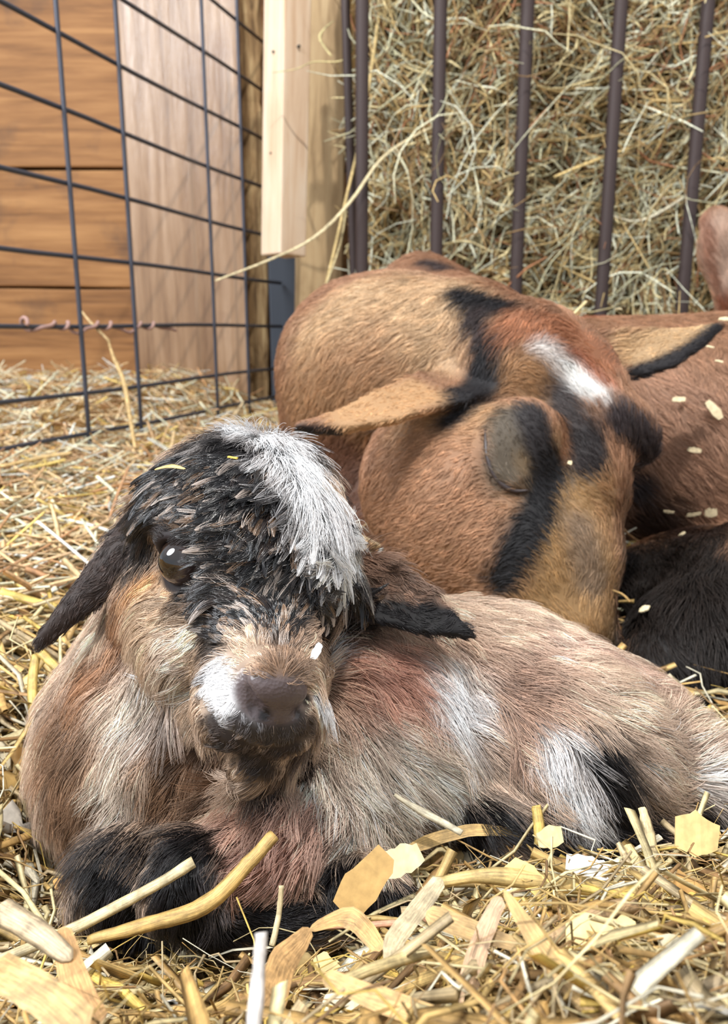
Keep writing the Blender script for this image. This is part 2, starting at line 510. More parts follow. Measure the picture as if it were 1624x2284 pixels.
def board_mesh(name, size, mat, bev=0.003, jit=0.0, nx=1):
    """box with softened edges, centred on its local origin; jit gives hand-sawn edges"""
    import bmesh
    bm = bmesh.new(); bmesh.ops.create_cube(bm, size=1.0)
    for v in bm.verts: v.co = Vector((v.co.x * size[0], v.co.y * size[1], v.co.z * size[2]))
    if nx > 1:
        ax = int(np.argmax(size))
        ed = [e for e in bm.edges if abs((e.verts[0].co - e.verts[1].co)[ax]) > 0.5 * size[ax]]
        bmesh.ops.subdivide_edges(bm, edges=ed, cuts=nx - 1, use_grid_fill=True)
        for v in bm.verts:
            for a in range(3):
                if a != ax: v.co[a] += random.uniform(-jit, jit)
    ed = [e for e in bm.edges if len(e.link_faces) == 2 and e.calc_face_angle(0) > 0.7]
    bmesh.ops.bevel(bm, geom=ed, offset=bev, segments=2, profile=0.6, affect='EDGES', clamp_overlap=True)
    me = bpy.data.meshes.new(name); bm.to_mesh(me); bm.free()
    me.materials.append(mat)
    return me
# ------------------------------------------------------------------ the stall: wall boards, posts, wire panel, hay rack
def on_y(px, py, Y):
    """point of the vertical plane y = Y seen at a pixel"""
    d = at(px, py, 1.0) - CAM
    return CAM + d * (Y / d[1])

WALL_Y = 2.08
m_plank = mat_wood('old_plank', lin(104, 68, 38), lin(146, 102, 60), lin(174, 128, 80), 'X', 0.55, .62, .3, lin(74, 58, 50), .5)
m_slab = mat_wood('rough_slab', lin(112, 82, 58), lin(150, 118, 88), lin(178, 148, 120), 'Z', 0.6, .28, .7, lin(132, 100, 76), 1.0)
m_bark = mat_wood('rough_edge', lin(70, 52, 34), lin(132, 104, 70), lin(180, 154, 112), 'Z', 1.4, .8, .2, lin(60, 44, 30), 1.0)
m_new = mat_wood('new_batten', lin(214, 178, 144), lin(236, 208, 178), lin(244, 224, 200), 'Z', 1.0, .5, .35, None, .12)
m_old = mat_wood('grey_board', lin(142, 116, 82), lin(184, 156, 116), lin(202, 178, 138), 'Z', 0.9, .6, .3, lin(126, 98, 64), .2)
m_wire = mat_plain('galvanised_wire', lin(70, 72, 82), .45, .5, .35)
m_bar = mat_plain('rack_bar', lin(64, 52, 50), .6, .35, .1)

wall = tag(empty('wall_left', (-0.55, WALL_Y, 0.4)), kind='structure')
seams = [(-0.06, None), (None, 632), (None, 372), (None, -190)]
zs = [-0.05, on_y(150, 640, WALL_Y)[2], on_y(150, 373, WALL_Y)[2], on_y(150, -60, WALL_Y)[2], on_y(150, -60, WALL_Y)[2] + .3]
for i in range(4):
    h = zs[i + 1] - zs[i] - 0.006
    me = board_mesh('plank', (2.4, 0.03, h), m_plank, .004, .0015, 16)
    o = link('plank', me, wall, (-1.195, WALL_Y + .015 + (.006 if i == 1 else 0), (zs[i] + zs[i + 1]) / 2))
    o.rotation_euler = (0, math.radians([.25, .35, .2, .15][i]), 0)
link('backing', board_mesh('backing', (3.4, 0.02, 1.6), mat_plain('dark_gap', lin(44, 30, 18), .9, .1), .002), wall, (-.7, WALL_Y + .06, .7))

def post(name, px0, px1, pyb, pyt, Y, thick, mat, label, cat, zb=None, nx=8, jit=.003, tilt=0.0):
    a = on_y(px0, 728, Y); b = on_y(px1, 728, Y)
    z0 = zb if zb is not None else on_y(px0, pyb, Y)[2]; z1 = on_y(px0, pyt, Y)[2]
    me = board_mesh(name, (b[0] - a[0], thick, z1 - z0), mat, .004, jit, nx)
    o = link(name, me, None, ((a[0] + b[0]) / 2, Y + thick / 2, (z0 + z1) / 2))
    o.rotation_euler = (0, tilt, 0)
    return tag(o, label, cat)
slab = post('slab_post', 306, 552, 0, -120, 2.02, .05, m_slab, 'wide pale brown rough-sawn upright slab standing against the plank wall', 'post', -.05, 8, .0004)
edge = post('edge_post', 548, 598, 0, -120, 2.05, .05, m_bark, 'narrow rough upright strip between the wide slab and the pale batten', 'post', -.05, 24, .004)
corner = post('corner_post', 602, 668, 0, 470, 1.99, .05, mat_plain('dark_post', lin(62, 68, 78), .6, .4), 'short dark grey post at the end of the wire panel', 'post', -.05, 6, .001)
board2 = post('upright_board', 664, 768, 0, -140, 1.93, .03, m_old, 'upright yellowish board behind the hanging batten beside the hay rack', 'board', -.05, 8, .001, math.radians(1.6))
# hanging batten: square stick turned on edge
pb = on_y(629, 572, 1.74); pt = on_y(648, -160, 1.74)
L = np.linalg.norm(pt - pb)
bat = link('batten', board_mesh('batten', (.066, .066, L), m_new, .003), None, (pb + pt) / 2)
bat.rotation_euler = (0, math.atan2(pt[0] - pb[0], pt[2] - pb[2]), math.radians(43))
tag(bat, 'pale new square wooden batten ending above the brown goat\'s neck', 'batten')
for px, py, s in ((617, 108, 1), (618, 337, 1), (668, 98, -1), (662, 378, -1), (660, 396, -1)):
    p = on_y(px, py, 1.70); 
    t = link('nail_head', tube_mesh('nail_head', [[0, -.002, 0], [0, .012, 0]], .0026, mat_plain('nail', lin(60, 58, 56), .5, .5, .4), 8), bat)
    u = unit([s * -.682, -.731, 0])
    # seat the head on the face of the stick it belongs to
    f = (pb + pt) / 2 + (pt - pb) / L * (((p - (pb + pt) / 2) @ (pt - pb)) / L)
    c = f + np.array([-.731 * s, -.682, 0]) * .0335 + np.array([.012 * -s * 0, 0, 0])
    t.parent = None; t.location = c; t.rotation_euler = (0, 0, math.radians(-43 * s + (0)))
    t.parent = bat; t.matrix_parent_inverse = bat.matrix_basis.inverted()

# --- wire panel
def pan(px):
    d = 1450.0 / (1380.0 - px)
    return np.array([(px - CX) / FPX * d, d / math.cos(PITCH)])
panel = tag(empty('wire_panel', (*pan(250), 0.02)), 'welded dark wire stock panel standing in the straw before the plank wall', 'wire panel')
A, Bp = pan(-330), pan(628)
rows = [0.054, 0.121, .2200, .3190, .4180, .5170, .6160, .7150, .8140, .9130]
for i, z in enumerate(rows):
    t = np.linspace(0, 1, 9)[:, None]
    pts = np.concatenate([A + (Bp - A) * t, np.full((9, 1), z)], 1)
    pts[:, 2] += np.sin(t[:, 0] * 9 + i) * .0018 + (.006 * (1 - t[:, 0]) if i == 0 else 0)
    link('horizontal_wire', tube_mesh('horizontal_wire', pts, .0036, m_wire), panel)
for px in (-120, 30 - 8 - 260, 172, 294, 472, 545):
    p = pan(px)
    nrm = np.array([.956, -.2935]) * .0062
    pts = [[p[0] + nrm[0], p[1] + nrm[1], z] for z in np.linspace(-.02, .985, 9)]
    link('vertical_wire', tube_mesh('vertical_wire', pts, .0036, m_wire), panel)
# twine wound round the eye-level wire
pts = []
for t in np.linspace(0, 1, 260):
    px = 50 + 340 * t; p = pan(px); a = t * 2 * math.pi * 7 + 1.6 * math.sin(t * 23)
    r = .0052 + .0060 * max(0, math.sin(t * 19 + 1)) ** 6 
    pts.append([p[0] + .956 * r * math.cos(a), p[1] - .2935 * r * math.cos(a), .220 + r * math.sin(a)])
tw = link('twine', tube_mesh('twine', pts, .0028, mat_plain('twine', lin(164, 132, 122), .8, .2), 6))
tag(tw, 'frayed pinkish twine wound along one wire of the panel', 'twine')

# --- hay rack: upright bars, hidden rails above and below
RY = 1.46
rack = tag(empty('hay_rack', (0.35, RY, 0.0)), 'dark metal hay rack of upright bars behind the brown goat', 'hay rack')
for px, Y in ((806, RY), (985, RY), (1176, RY), (1384, RY), (1580, RY), (1772, RY)):
    p = on_y(px, 0, Y)
    pts = [[p[0] + (.002 * math.sin(px) * z), Y, z] for z in np.linspace(-.02, .98, 7)]
    link('rack_bar', tube_mesh('rack_bar', pts, .0112, m_bar, 12), rack)
p = on_y(766, 0, 1.60)
link('rack_bar', tube_mesh('rack_bar', [[p[0] + .03 * (0.9 - z), 1.60, z] for z in np.linspace(-.02, .98, 5)], .0085, m_bar, 10), rack)
xa, xb = on_y(770, 0, RY)[0] - .02, on_y(1800, 0, RY)[0]
for z in (.06, .96): link('rack_rail', tube_mesh('rack_rail', [[xa, RY + .013, z], [xb, RY + .013, z]], .012, m_bar, 10), rack)

# --- hay
def pick(cols, n, w=None):
    c = np.array(cols); i = rng.choice(len(c), n, p=w)
    return c[i] * np.exp(rng.normal(0, .13, n))[:, None]
hay = tag(empty('hay', (0.4, 1.7, 0.0)), 'packed dry greenish hay filling the rack behind the bars', 'hay', None, 'stuff')
hx = np.linspace(-.03, .98, 90); hz = np.linspace(-.03, 1.05, 90)
X, Z = np.meshgrid(hx, hz, indexing='ij')
Pg = np.stack([X, np.zeros_like(X), Z], -1).reshape(-1, 3)
def hay_y(x, z):
    q = np.stack([x, x * 0, z], -1)
    return 1.545 + .035 * wob(q, 17.0) + .02 * wob(q, 43.0, 2.0) + .12 * smooth01((.03 - x) / .08)
Yg = hay_y(Pg[:, 0], Pg[:, 2])
V = Pg.copy(); V[:, 1] = Yg + .02
ii = np.arange(89)[:, None] * 90 + np.arange(89)[None, :]
Q = np.stack([ii, ii + 90, ii + 91, ii + 1], -1).reshape(-1, 4)
Vb = V.copy(); Vb[:, 1] = 2.03
n0 = len(V)
V2 = np.concatenate([V, Vb]); Q2 = [Q, Q[:, ::-1] + n0]
for e in (np.arange(90), np.arange(90) + 89 * 90, np.arange(90) * 90, np.arange(90) * 90 + 89):
    Q2.append(np.stack([e[:-1], e[1:], e[1:] + n0, e[:-1] + n0], -1))
m_haycore = mat_wood('hay_core', lin(58, 42, 24), lin(104, 80, 46), lin(150, 122, 76), 'Z', 3.0, .9, .1, None, 1.0)
link('hay_core', new_mesh('hay_core', V2, np.concatenate(Q2), m_haycore), hay)
HAYC = [lin(226, 208, 158), lin(196, 168, 114), lin(238, 230, 204), lin(164, 132, 88), lin(136, 108, 74), lin(218, 214, 182), lin(190, 186, 152), lin(172, 118, 82)]
HAYC = [np.minimum(c * 1.22, .95) for c in HAYC]
HAYW = [.2, .19, .14, .13, .09, .11, .09, .05]
def hay_strands(n, x0, x1, z0, z1, lmin, lmax, out0, out1, wmin, wmax, swirl=True):
    k = 6
    c = np.stack([rng.uniform(x0, x1, n), np.zeros(n), rng.uniform(z0, z1, n)], 1)
    # hay lies in flakes: the lie drifts slowly over the heap
    ang = 1.1 * wob(c, 9.0, .7) + rng.normal(0, .75, n) + np.where(c[:, 0] < .22, 1.2, .75)
    L = rng.uniform(lmin, lmax, n)
    bend = rng.normal(0, 1.0, n); s = np.linspace(-.5, .5, k)
    P = np.zeros((n, k, 3)); P[:, 0] = c
    a = ang[:, None] + bend[:, None] * s[None, :] * 1.3
    st = np.stack([np.cos(a), np.zeros_like(a), np.sin(a)], -1) * (L / (k - 1))[:, None, None]
    P = c[:, None, :] + np.cumsum(st, 1) - st.sum(1)[:, None, :] / 2
    depth = rng.uniform(out0, out1, n)[:, None] + rng.normal(0, .018, n)[:, None] * s[None, :] * 2 + (rng.normal(0, .012, n)[:, None]) * (s[None, :] * 2) ** 2
    P[:, :, 1] = hay_y(P[:, :, 0].ravel(), P[:, :, 2].ravel()).reshape(n, k) - depth
    w = rng.uniform(wmin, wmax, n)[:, None] * np.array([.75, 1, 1, 1, .9, .45])[None]
    up = unit_rows(np.stack([rng.normal(0, .5, n), -np.ones(n), rng.normal(0, .5, n)], 1))
    V, q = strands(P, w, w * rng.uniform(.25, .7, n)[:, None], up, 4)
    return V, q, np.repeat(pick(HAYC, n, HAYW), k * 4, axis=0)
m_hay = mat_attr('hay_stem', 'tone', .6, .3, None, True)
for nm, args in (('hay_stems', (9500, -.005, .95, .02, 1.0, .03, .13, -.02, .020, .0010, .0028)), ('hanging_hay_stems', (260, .0, .95, .05, 1.0, .08, .24, .070, .125, .0006, .0015)), ('loose_hay_stems', (1900, .0, .95, .05, 1.0, .06, .2, .008, .040, .0008, .0022))):
    V, q, c = hay_strands(*args)
    me = new_mesh(nm, V, q, m_hay); set_color(me, 'tone', c); set_fibre(me, len(V) // 24, 6, 4)
    tag(link(nm, me, hay), kind='stuff')

def stem(name, pix, w, col, label, cat, mat=None, th=.5, rough=0.0, group=None, kk=4, sides=6, up=None):
    """one dry stem through picture points with depth (x, y, depth)"""
    pts = np.array([at(*p) for p in pix])
    t = np.linspace(0, len(pts) - 1, (len(pts) - 1) * kk + 1)
    out = np.zeros((len(t), 3))
    for j, v in enumerate(t):
        i = min(int(v), len(pts) - 2); f = v - i
        p0, p1, p2, p3 = pts[max(i - 1, 0)], pts[i], pts[i + 1], pts[min(i + 2, len(pts) - 1)]
        out[j] = .5 * (2 * p1 + (p2 - p0) * f + (2 * p0 - 5 * p1 + 4 * p2 - p3) * f ** 2 + (3 * p1 - p0 - 3 * p2 + p3) * f ** 3)
    n = len(out)
    W = np.full(n, w) if np.isscalar(w) else np.interp(np.linspace(0, 1, n), np.linspace(0, 1, len(w)), w)
    if rough:
        j = np.convolve(rng.normal(0, 1, n + 4), np.ones(5) / 5, 'valid'); W = W * np.clip(1 + rough * 1.6 * j, .4, 1.6)
        if th < .3: W[0] *= .35; W[-1] *= .3
        out[1:-1] += np.stack([np.convolve(rng.normal(0, 1, n + 2), np.ones(5) / 5, 'valid') for _ in range(3)], 1) * rough * W.mean() * 1.5
    up = np.array([[.1, -.6, .8]]) if up is None else np.array([up], float)
    V, q = strands(out[None], W[None], W[None] * th, up, sides)
    faces = [tuple(f) for f in q.tolist()] + [tuple(range(sides))[::-1], tuple(range((n - 1) * sides, n * sides))]
    o0 = V.mean(0)
    me = new_mesh(name, V - o0, faces, mat or m_hay, th > .1)
    cc = np.tile(col, (len(V), 1)) * np.exp(rng.normal(0, .06, n)).repeat(sides)[:, None]
    set_color(me, 'tone', cc); set_fibre(me, 1, n, sides)
    return tag(link(name, me, None, o0), label, cat, group)
PALE = lin(226, 208, 164)
stem('hay_strand', [(480, 626, 1.30), (600, 580, 1.32), (700, 530, 1.33), (780, 452, 1.34), (850, 355, 1.35), (930, 300, 1.37), (1003, 268, 1.38)], [.0022, .0035, .0032, .0028], PALE, 'long curved hay stem reaching from the rack across the batten\'s lower end', 'hay')
stem('hay_strand', [(1003, 268, 1.40), (992, 200, 1.40), (972, 140, 1.40), (978, 60, 1.40), (990, -20, 1.40)], [.0032, .0026], lin(222, 204, 160), 'upright pale hay stem hanging in front of the second thick rack bar', 'hay')
stem('hay_strand', [(660, 705, 1.30), (715, 668, 1.34), (745, 560, 1.36), (775, 430, 1.38), (805, 300, 1.40), (832, 130, 1.40), (852, -20, 1.40)], [.0020, .0028, .0028], lin(216, 188, 128), 'long upright hay stem hooked at its foot above the brown goat\'s neck', 'hay')
stem('hay_strand', [(720, 655, 1.33), (760, 540, 1.37), (775, 440, 1.40)], .0018, lin(206, 186, 138), 'short hay stem beside the hooked upright stem left of the rack', 'hay')
stem('hay_strand', [(608, 162, 1.50), (660, 154, 1.48), (700, 138, 1.47), (760, 136, 1.46), (788, 108, 1.46), (786, 80, 1.47)], [.0010, .0024, .0022], lin(214, 196, 140), 'thin curled hay stem lying across the pale batten near the top', 'hay')
stem('hay_strand', [(745, 46, 1.50), (722, 66, 1.50), (714, 88, 1.50), (740, 126, 1.49)], [.0012, .0032, .0020], lin(222, 206, 150), 'small bent hay blade in front of the upright board', 'hay')
stem('hay_strand', [(1235, 395, 1.40), (1290, 372, 1.40), (1380, 338, 1.41), (1500, 300, 1.41)], [.0028, .0040, .0030], lin(226, 196, 132), 'straight golden hay stem crossing the fourth rack bar', 'hay')
stem('hay_strand', [(1345, 1000 - 530, 1.42), (1430, 500 - 8, 1.41), (1560, 420, 1.40), (1630, 395, 1.40)], [.0022, .0036, .0030], lin(226, 216, 186), 'pale hay stem slanting up to the right between the last two rack bars', 'hay')
stem('hay_strand', [(1372, 10, 1.40), (1390, 60, 1.40), (1408, 130, 1.40), (1412, 165, 1.40)], [.0030, .0034, .0048], lin(230, 214, 178), 'broad pale hay blade hanging at the top beside the fourth rack bar', 'hay')
stem('hay_strand', [(1310, 15, 1.40), (1300, 40, 1.40), (1200, 105, 1.40), (1197, 145, 1.40)], [.0024, .0030], lin(222, 196, 146), 'sharply bent hay stem at the top between the third and fourth bars', 'hay')
stem('hay_strand', [(975, 0, 1.40), (1005, 40, 1.40), (1045, 84, 1.40)], [.0030, .0044, .0024], lin(226, 200, 140), 'stout hay stem slanting down at the top beside the second bar', 'hay')
stem('hay_strand', [(1630, 70, 1.40), (1590, 130, 1.40), (1520, 185, 1.40)], [.0070, .0075, .0050], lin(216, 200, 152), 'flat wide hay blade in the upper corner crossing the last bar', 'hay')
# ------------------------------------------------------------------ the kid
K_F = unit([0.265, -0.43, 0.862]); K_R = np.array([0.872, -0.25, -0.415]); K_R = unit(K_R - (K_R @ K_F) * K_F); K_U = np.cross(K_F, K_R)
KM = at(548, 1312, 0.330)
KA = np.array([cam_vec(K_R), cam_vec(K_F), cam_vec(K_U)])     # rows: lateral, forward, up in world
def kh(x, y, z): return KM + KA[0] * x + KA[1] * y + KA[2] * z
kf = Field((-0.185, 0.15, -0.045), (0.235, 0.53, 0.205), 0.0015)
S = lambda x, y, d, r: (at(x, y, d), rpx(r, d))
def kchain(rows, k=0.012):
    c = [S(*r) for r in rows]; kf.chain([p for p, _ in c], [r for _, r in c], k)
# trunk
kchain([(560, 1640, .395, 205), (800, 1600, .395, 215), (1020, 1640, .39, 215), (1230, 1680, .385, 200), (1420, 1730, .385, 165)], 0.03)
kchain([(1420, 1730, .385, 150), (1530, 1760, .38, 105)], 0.02)
kchain([(900, 1520, .41, 130), (1100, 1520, .41, 110), (1330, 1600, .41, 110)], 0.03)
# chest and neck
kf.ell(at(345, 1690, .385), (.050, .052, .050), None, 0.02)
kf.ell(at(470, 1620, .390), (.052, .050, .056), None, 0.02)
kf.cone(kh(0, -.045, -.012), .034, at(380, 1560, .395), .046, 0.02)
kf.cone(kh(0, -.030, -.030), .026, at(430, 1600, .37), .045, 0.02)
# shoulder, near foreleg folded on the straw
kchain([(800, 1600, .365, 120), (790, 1770, .345, 110)], 0.03)
kchain([(760, 1830, .335, 85), (610, 1880, .315, 72), (430, 1945, .300, 66)], 0.015)
kchain([(430, 1945, .298, 70), (400, 1985, .298, 64), (470, 2040, .300, 52), (640, 2050, .306, 44), (760, 2010, .308, 46), (800, 1965, .310, 46)], 0.008)
kchain([(800, 1960, .310, 44), (870, 2005, .306, 34)], 0.006)
# far foreleg
kchain([(420, 1800, .345, 80), (300, 1930, .322, 72), (262, 1985, .318, 68)], 0.012)
kchain([(262, 1985, .318, 64), (330, 2060, .318, 44), (430, 2075, .325, 40)], 0.008)
# thigh, hock, hind foot, tail
kf.ell(at(1270, 1690, .352), (.036, .030, .034), None, 0.018)
kchain([(1240, 1740, .345, 105), (1120, 1815, .338, 66), (1180, 1850, .335, 55), (1340, 1850, .335, 48), (1440, 1860, .335, 36)], 0.010)
kchain([(1480, 1720, .375, 105), (1560, 1750, .365, 72), (1640, 1810, .36, 40)], 0.012)
# head
kf.ell(kh(0, -.030, .010), (.0405, .046, .040), KA, 0.008)
kf.ell(kh(0, -.006, .020), (.033, .034, .026), KA, 0.010)
kf.cone(kh(0, .002, .000), .029, kh(0, .052, -.004), .0160, 0.010)
kf.ell(kh(.001, .052, -.011), (.0202, .022, .0178), KA, 0.006)
for s in (-1, 1):
    kf.ell(kh(.003 + s * .0095, .058, -.0170), (.0124, .0142, .0130), KA, 0.005)
    kf.ell(kh(s * .0185, .000, -.018), (.0165, .034, .022), KA, 0.012)
    kf.ell(kh(s * .017, -.034, -.024), (.022, .028, .024), KA, 0.014)
    kf.ell(kh(s * .0295, -.004, .0135), (.013, .016, .009), KA, 0.008)
kf.cone(kh(.002, .012, -.029), .019, kh(.009, .053, -.0355), .0132, 0.006)
kf.ell(kh(0, .0680, .0020), (.0116, .0065, .0070), KA, 0.003)
kf.ell(kh(0, .0655, .0062), (.0090, .0070, .0055), KA, 0.003)
# mouth line, nostrils, eye sockets
KEYE = [kh(-.0292, .0070, .0090), kh(.0262, .0120, -.0030)]
for e, sd in zip(KEYE, (-1, 1)):
    kf.ell(e + KA[0] * sd * .0055 + KA[1] * .003, (.0080, .0085, .0075), KA, 0.002, 'sub')
# ears
e1 = [at(372, 1130, .355), at(270, 1215, .350), at(180, 1325, .346), at(92, 1430, .342)]
kf.leaf(e1, [rpx(92, .35), rpx(68, .35), rpx(46, .35), rpx(15, .35)], .0036, cam_vec(np.array([-.45, .30, .84])), cup=-0.5)
e2 = [at(775, 1290, .362), at(850, 1330, .350), at(945, 1372, .342), at(1040, 1412, .338)]
kf.leaf(e2, [rpx(66, .36), rpx(72, .36), rpx(52, .36), rpx(12, .36)], .0036, cam_vec(np.array([.10, .42, .90])), cup=0.4)
_v, _q = kf.mesh(1); _s = Skin(_v, _q)
def kgroove(pix, rs, k=.0015, push=0.0): kf.chain([_s.hit(x, y) + cam_vec([0, 0, push]) for x, y in pix], rs, k, 'sub')
kgroove([(543, 1512), (548, 1545), (566, 1578), (598, 1596)], [.0010, .0024, .0026, .0012])
kgroove([(692, 1528), (688, 1562), (672, 1588), (650, 1598)], [.0008, .0020, .0022, .0010])
kgroove([(622, 1604), (618, 1664)], [.0008, .0008])
kgroove([(452, 1568), (490, 1622), (540, 1656), (600, 1673), (650, 1664), (684, 1638)], [.0010, .0018, .0020, .0020, .0018, .0010])
KNOS = [_s.hit(x, y) for x, y in ((548, 1545), (566, 1578), (690, 1562), (672, 1588), (590, 1595))]
kv, kq = kf.mesh(2)
KS = Skin(kv, kq)


TAN = lin(200, 174, 152); TANL = lin(234, 221, 208); TAND = lin(128, 92, 70); BLK = lin(24, 21, 23); WHT = lin(244, 241, 243)
RUST = lin(170, 96, 76); GOLD = lin(178, 134, 92); DBR = lin(62, 46, 40)
kc = Coat(KS, TAN, 5200, .08); kc.tint = np.array([1.20, 1.165, 1.12])
P_ = kc.paint
# neck, chest, flank
P_([(300, 1480), (240, 1640), (280, 1800), (430, 1720)], 120, lin(158, 130, 106), .6, amt=.8)
P_([(200, 1560), (180, 1720), (240, 1840)], 90, lin(136, 106, 82), .6)
P_([(300, 1340), (250, 1480)], 60, lin(146, 108, 78), .6)
P_([(330, 1480), (300, 1640), (290, 1780)], 45, TANL, .8, amt=.55)
P_([(390, 1470), (375, 1600)], 34, lin(222, 212, 208), .8, amt=.8)
P_([(430, 1640), (420, 1760), (560, 1760)], 70, lin(132, 102, 78), .7)
P_([(840, 1470), (900, 1520)], 80, RUST, .95, amt=.6)
P_([(770, 1470), (800, 1560)], 60, lin(190, 130, 112), .9, amt=.5)
P_([(620, 1790), (560, 1830)], 60, lin(182, 126, 106), .9, amt=.55)
P_([(820, 1680), (960, 1740), (760, 1760)], 90, TANL, .8, amt=.75)
P_([(880, 1400), (1000, 1440)], 50, lin(200, 168, 146), .7)
P_([(980, 1510), (1010, 1560)], 62, WHT, .85, amt=.92)
P_([(1120, 1500), (1150, 1600)], 80, lin(150, 116, 98), .8, amt=.8)
P_([(1200, 1430), (1420, 1520)], 70, lin(198, 166, 150), .7, amt=.7)
P_([(1100, 1700), (1130, 1780)], 60, lin(150, 128, 112), .8, amt=.6)
P_([(1420, 1680), (1500, 1700)], 80, lin(206, 184, 168), .7, amt=.7)
P_([(990, 1850), (1080, 1810), (1200, 1830), (1330, 1820), (1420, 1830)], 46, BLK, .55)
P_([(1310, 1650), (1345, 1730), (1330, 1830), (1220, 1850)], 52, BLK, .55)
P_([(1225, 1650), (1250, 1720), (1275, 1780)], 40, WHT, .6, amt=.95)
P_([(1560, 1740), (1624, 1790)], 36, lin(226, 214, 206), .7)
P_([(1540, 1815), (1610, 1840)], 38, BLK, .6)
# forelegs
P_([(720, 1820), (560, 1935)], 62, lin(186, 150, 134), .5)
P_([(540, 1960), (640, 1900)], 46, lin(190, 138, 122), .9, amt=.5)
P_([(430, 1880), (400, 1960), (420, 2060)], 84, BLK, .45)
P_([(300, 1890), (250, 1990), (320, 2070)], 90, BLK, .45)
P_([(480, 2070), (640, 2062), (800, 2030), (870, 2010)], 55, BLK, .35)
P_([(760, 1950), (800, 2000)], 52, BLK, .35)
P_([(470, 1950), (490, 2020)], 18, lin(140, 134, 140), .9, amt=.5)
# head
P_([(350, 1130), (420, 1060), (520, 1010), (600, 980)], 120, BLK, .35)
P_([(480, 1120), (600, 1150), (720, 1180)], 130, BLK, .35)
P_([(730, 1070), (775, 1140), (800, 1210)], 46, BLK, .35)
P_([(385, 1200), (395, 1270)], 74, lin(42, 32, 30), .35)
P_([(430, 1230), (470, 1290)], 60, BLK, .4)
P_([(500, 1220), (640, 1250), (770, 1280)], 95, lin(36, 30, 30), .4)
P_([(680, 1310), (730, 1390)], 72, BLK, .4)
P_([(336, 1270), (350, 1320), (390, 1350)], 24, lin(196, 150, 104), .6)
P_([(340, 1370), (400, 1420), (420, 1520)], 60, lin(196, 170, 144), .6)
P_([(390, 1440), (430, 1520)], 34, lin(224, 206, 194), .8, amt=.6)
P_([(600, 1440), (620, 1480)], 58, lin(140, 112, 90), .6)
P_([(445, 1310), (490, 1350), (490, 1410)], 50, BLK, .5)
P_([(540, 1270), (590, 1370), (650, 1340)], 56, lin(60, 48, 42), .7, amt=.85)
P_([(575, 1330), (600, 1400)], 22, lin(150, 120, 94), .9, amt=.7)
P_([(540, 1440), (570, 1470)], 24, lin(200, 174, 150), .8, amt=.8)
P_([(480, 1510), (500, 1560), (520, 1590)], 40, lin(240, 241, 246), .35)
P_([(705, 1480), (705, 1550)], 22, WHT, .5)
P_([(550, 1615), (610, 1640), (665, 1630)], 34, lin(80, 74, 74), .45)
P_([(500, 1665), (580, 1705), (650, 1690)], 36, lin(58, 50, 48), .4)
P_([(470, 1610), (500, 1650), (580, 1682), (660, 1668)], 19, lin(66, 55, 50), .6)
P_([(455, 1640), (490, 1690)], 34, lin(72, 58, 50), .7)
P_([(686, 1620), (676, 1680), (640, 1720)], 24, lin(84, 70, 62), .6)
P_([(545, 1590), (580, 1612)], 9, lin(160, 162, 170), .8, amt=.4)
# blaze
P_([(560, 972), (630, 1010), (680, 1080)], 54, WHT, .35)
P_([(640, 1040), (700, 1120), (715, 1170)], 52, WHT, .35)
P_([(745, 1225), (780, 1200)], 32, lin(246, 238, 226), .4)
P_([(450, 1010), (520, 985)], 16, lin(190, 184, 182), .9, amt=.6)
# ears
P_([(300, 1150), (240, 1240), (90, 1430)], 75, lin(62, 50, 46), .35)
P_([(800, 1270), (850, 1290), (960, 1350), (1030, 1400)], 56, lin(122, 96, 80), .4)
P_([(800, 1362), (880, 1382), (960, 1398), (1035, 1412)], 50, BLK, .2)
C_ = kc.comb
C_((560, 980, 480, 1010), (620, 990, 690, 1060), (650, 1040, 690, 1120), (700, 1100, 730, 1190), (600, 1060, 560, 1130), (560, 1100, 480, 1140),
   (640, 1130, 600, 1200), (500, 1040, 420, 1090), (420, 1060, 360, 1110), (480, 1160, 430, 1190), (560, 1200, 490, 1215), (650, 1210, 610, 1260), (740, 1200, 790, 1190),
   (740, 1250, 690, 1280), (560, 1270, 510, 1255), (600, 1330, 580, 1290), (640, 1320, 690, 1300), (720, 1330, 760, 1330), (390, 1190, 350, 1170),
   (345, 1280, 320, 1330), (400, 1320, 350, 1350), (480, 1350, 430, 1380), (450, 1400, 390, 1430), (440, 1480, 380, 1500), (450, 1560, 400, 1590),
   (500, 1530, 450, 1540), (540, 1440, 490, 1430), (600, 1440, 590, 1390), (650, 1440, 690, 1420), (700, 1480, 730, 1470), (705, 1560, 735, 1575),
   (520, 1640, 470, 1660), (560, 1690, 510, 1720), (640, 1680, 620, 1720), (600, 1620, 590, 1650),
   (470, 1650, 430, 1690), (430, 1640, 390, 1690))
C_((300, 1350, 250, 1440), (230, 1450, 180, 1540), (170, 1560, 130, 1660), (130, 1680, 120, 1780), (250, 1600, 200, 1720), (330, 1500, 290, 1590), (380, 1560, 350, 1660),
   (350, 1700, 300, 1800), (230, 1780, 200, 1860), (420, 1740, 390, 1830), (520, 1770, 510, 1850), (600, 1760, 620, 1840), (660, 1700, 700, 1790))
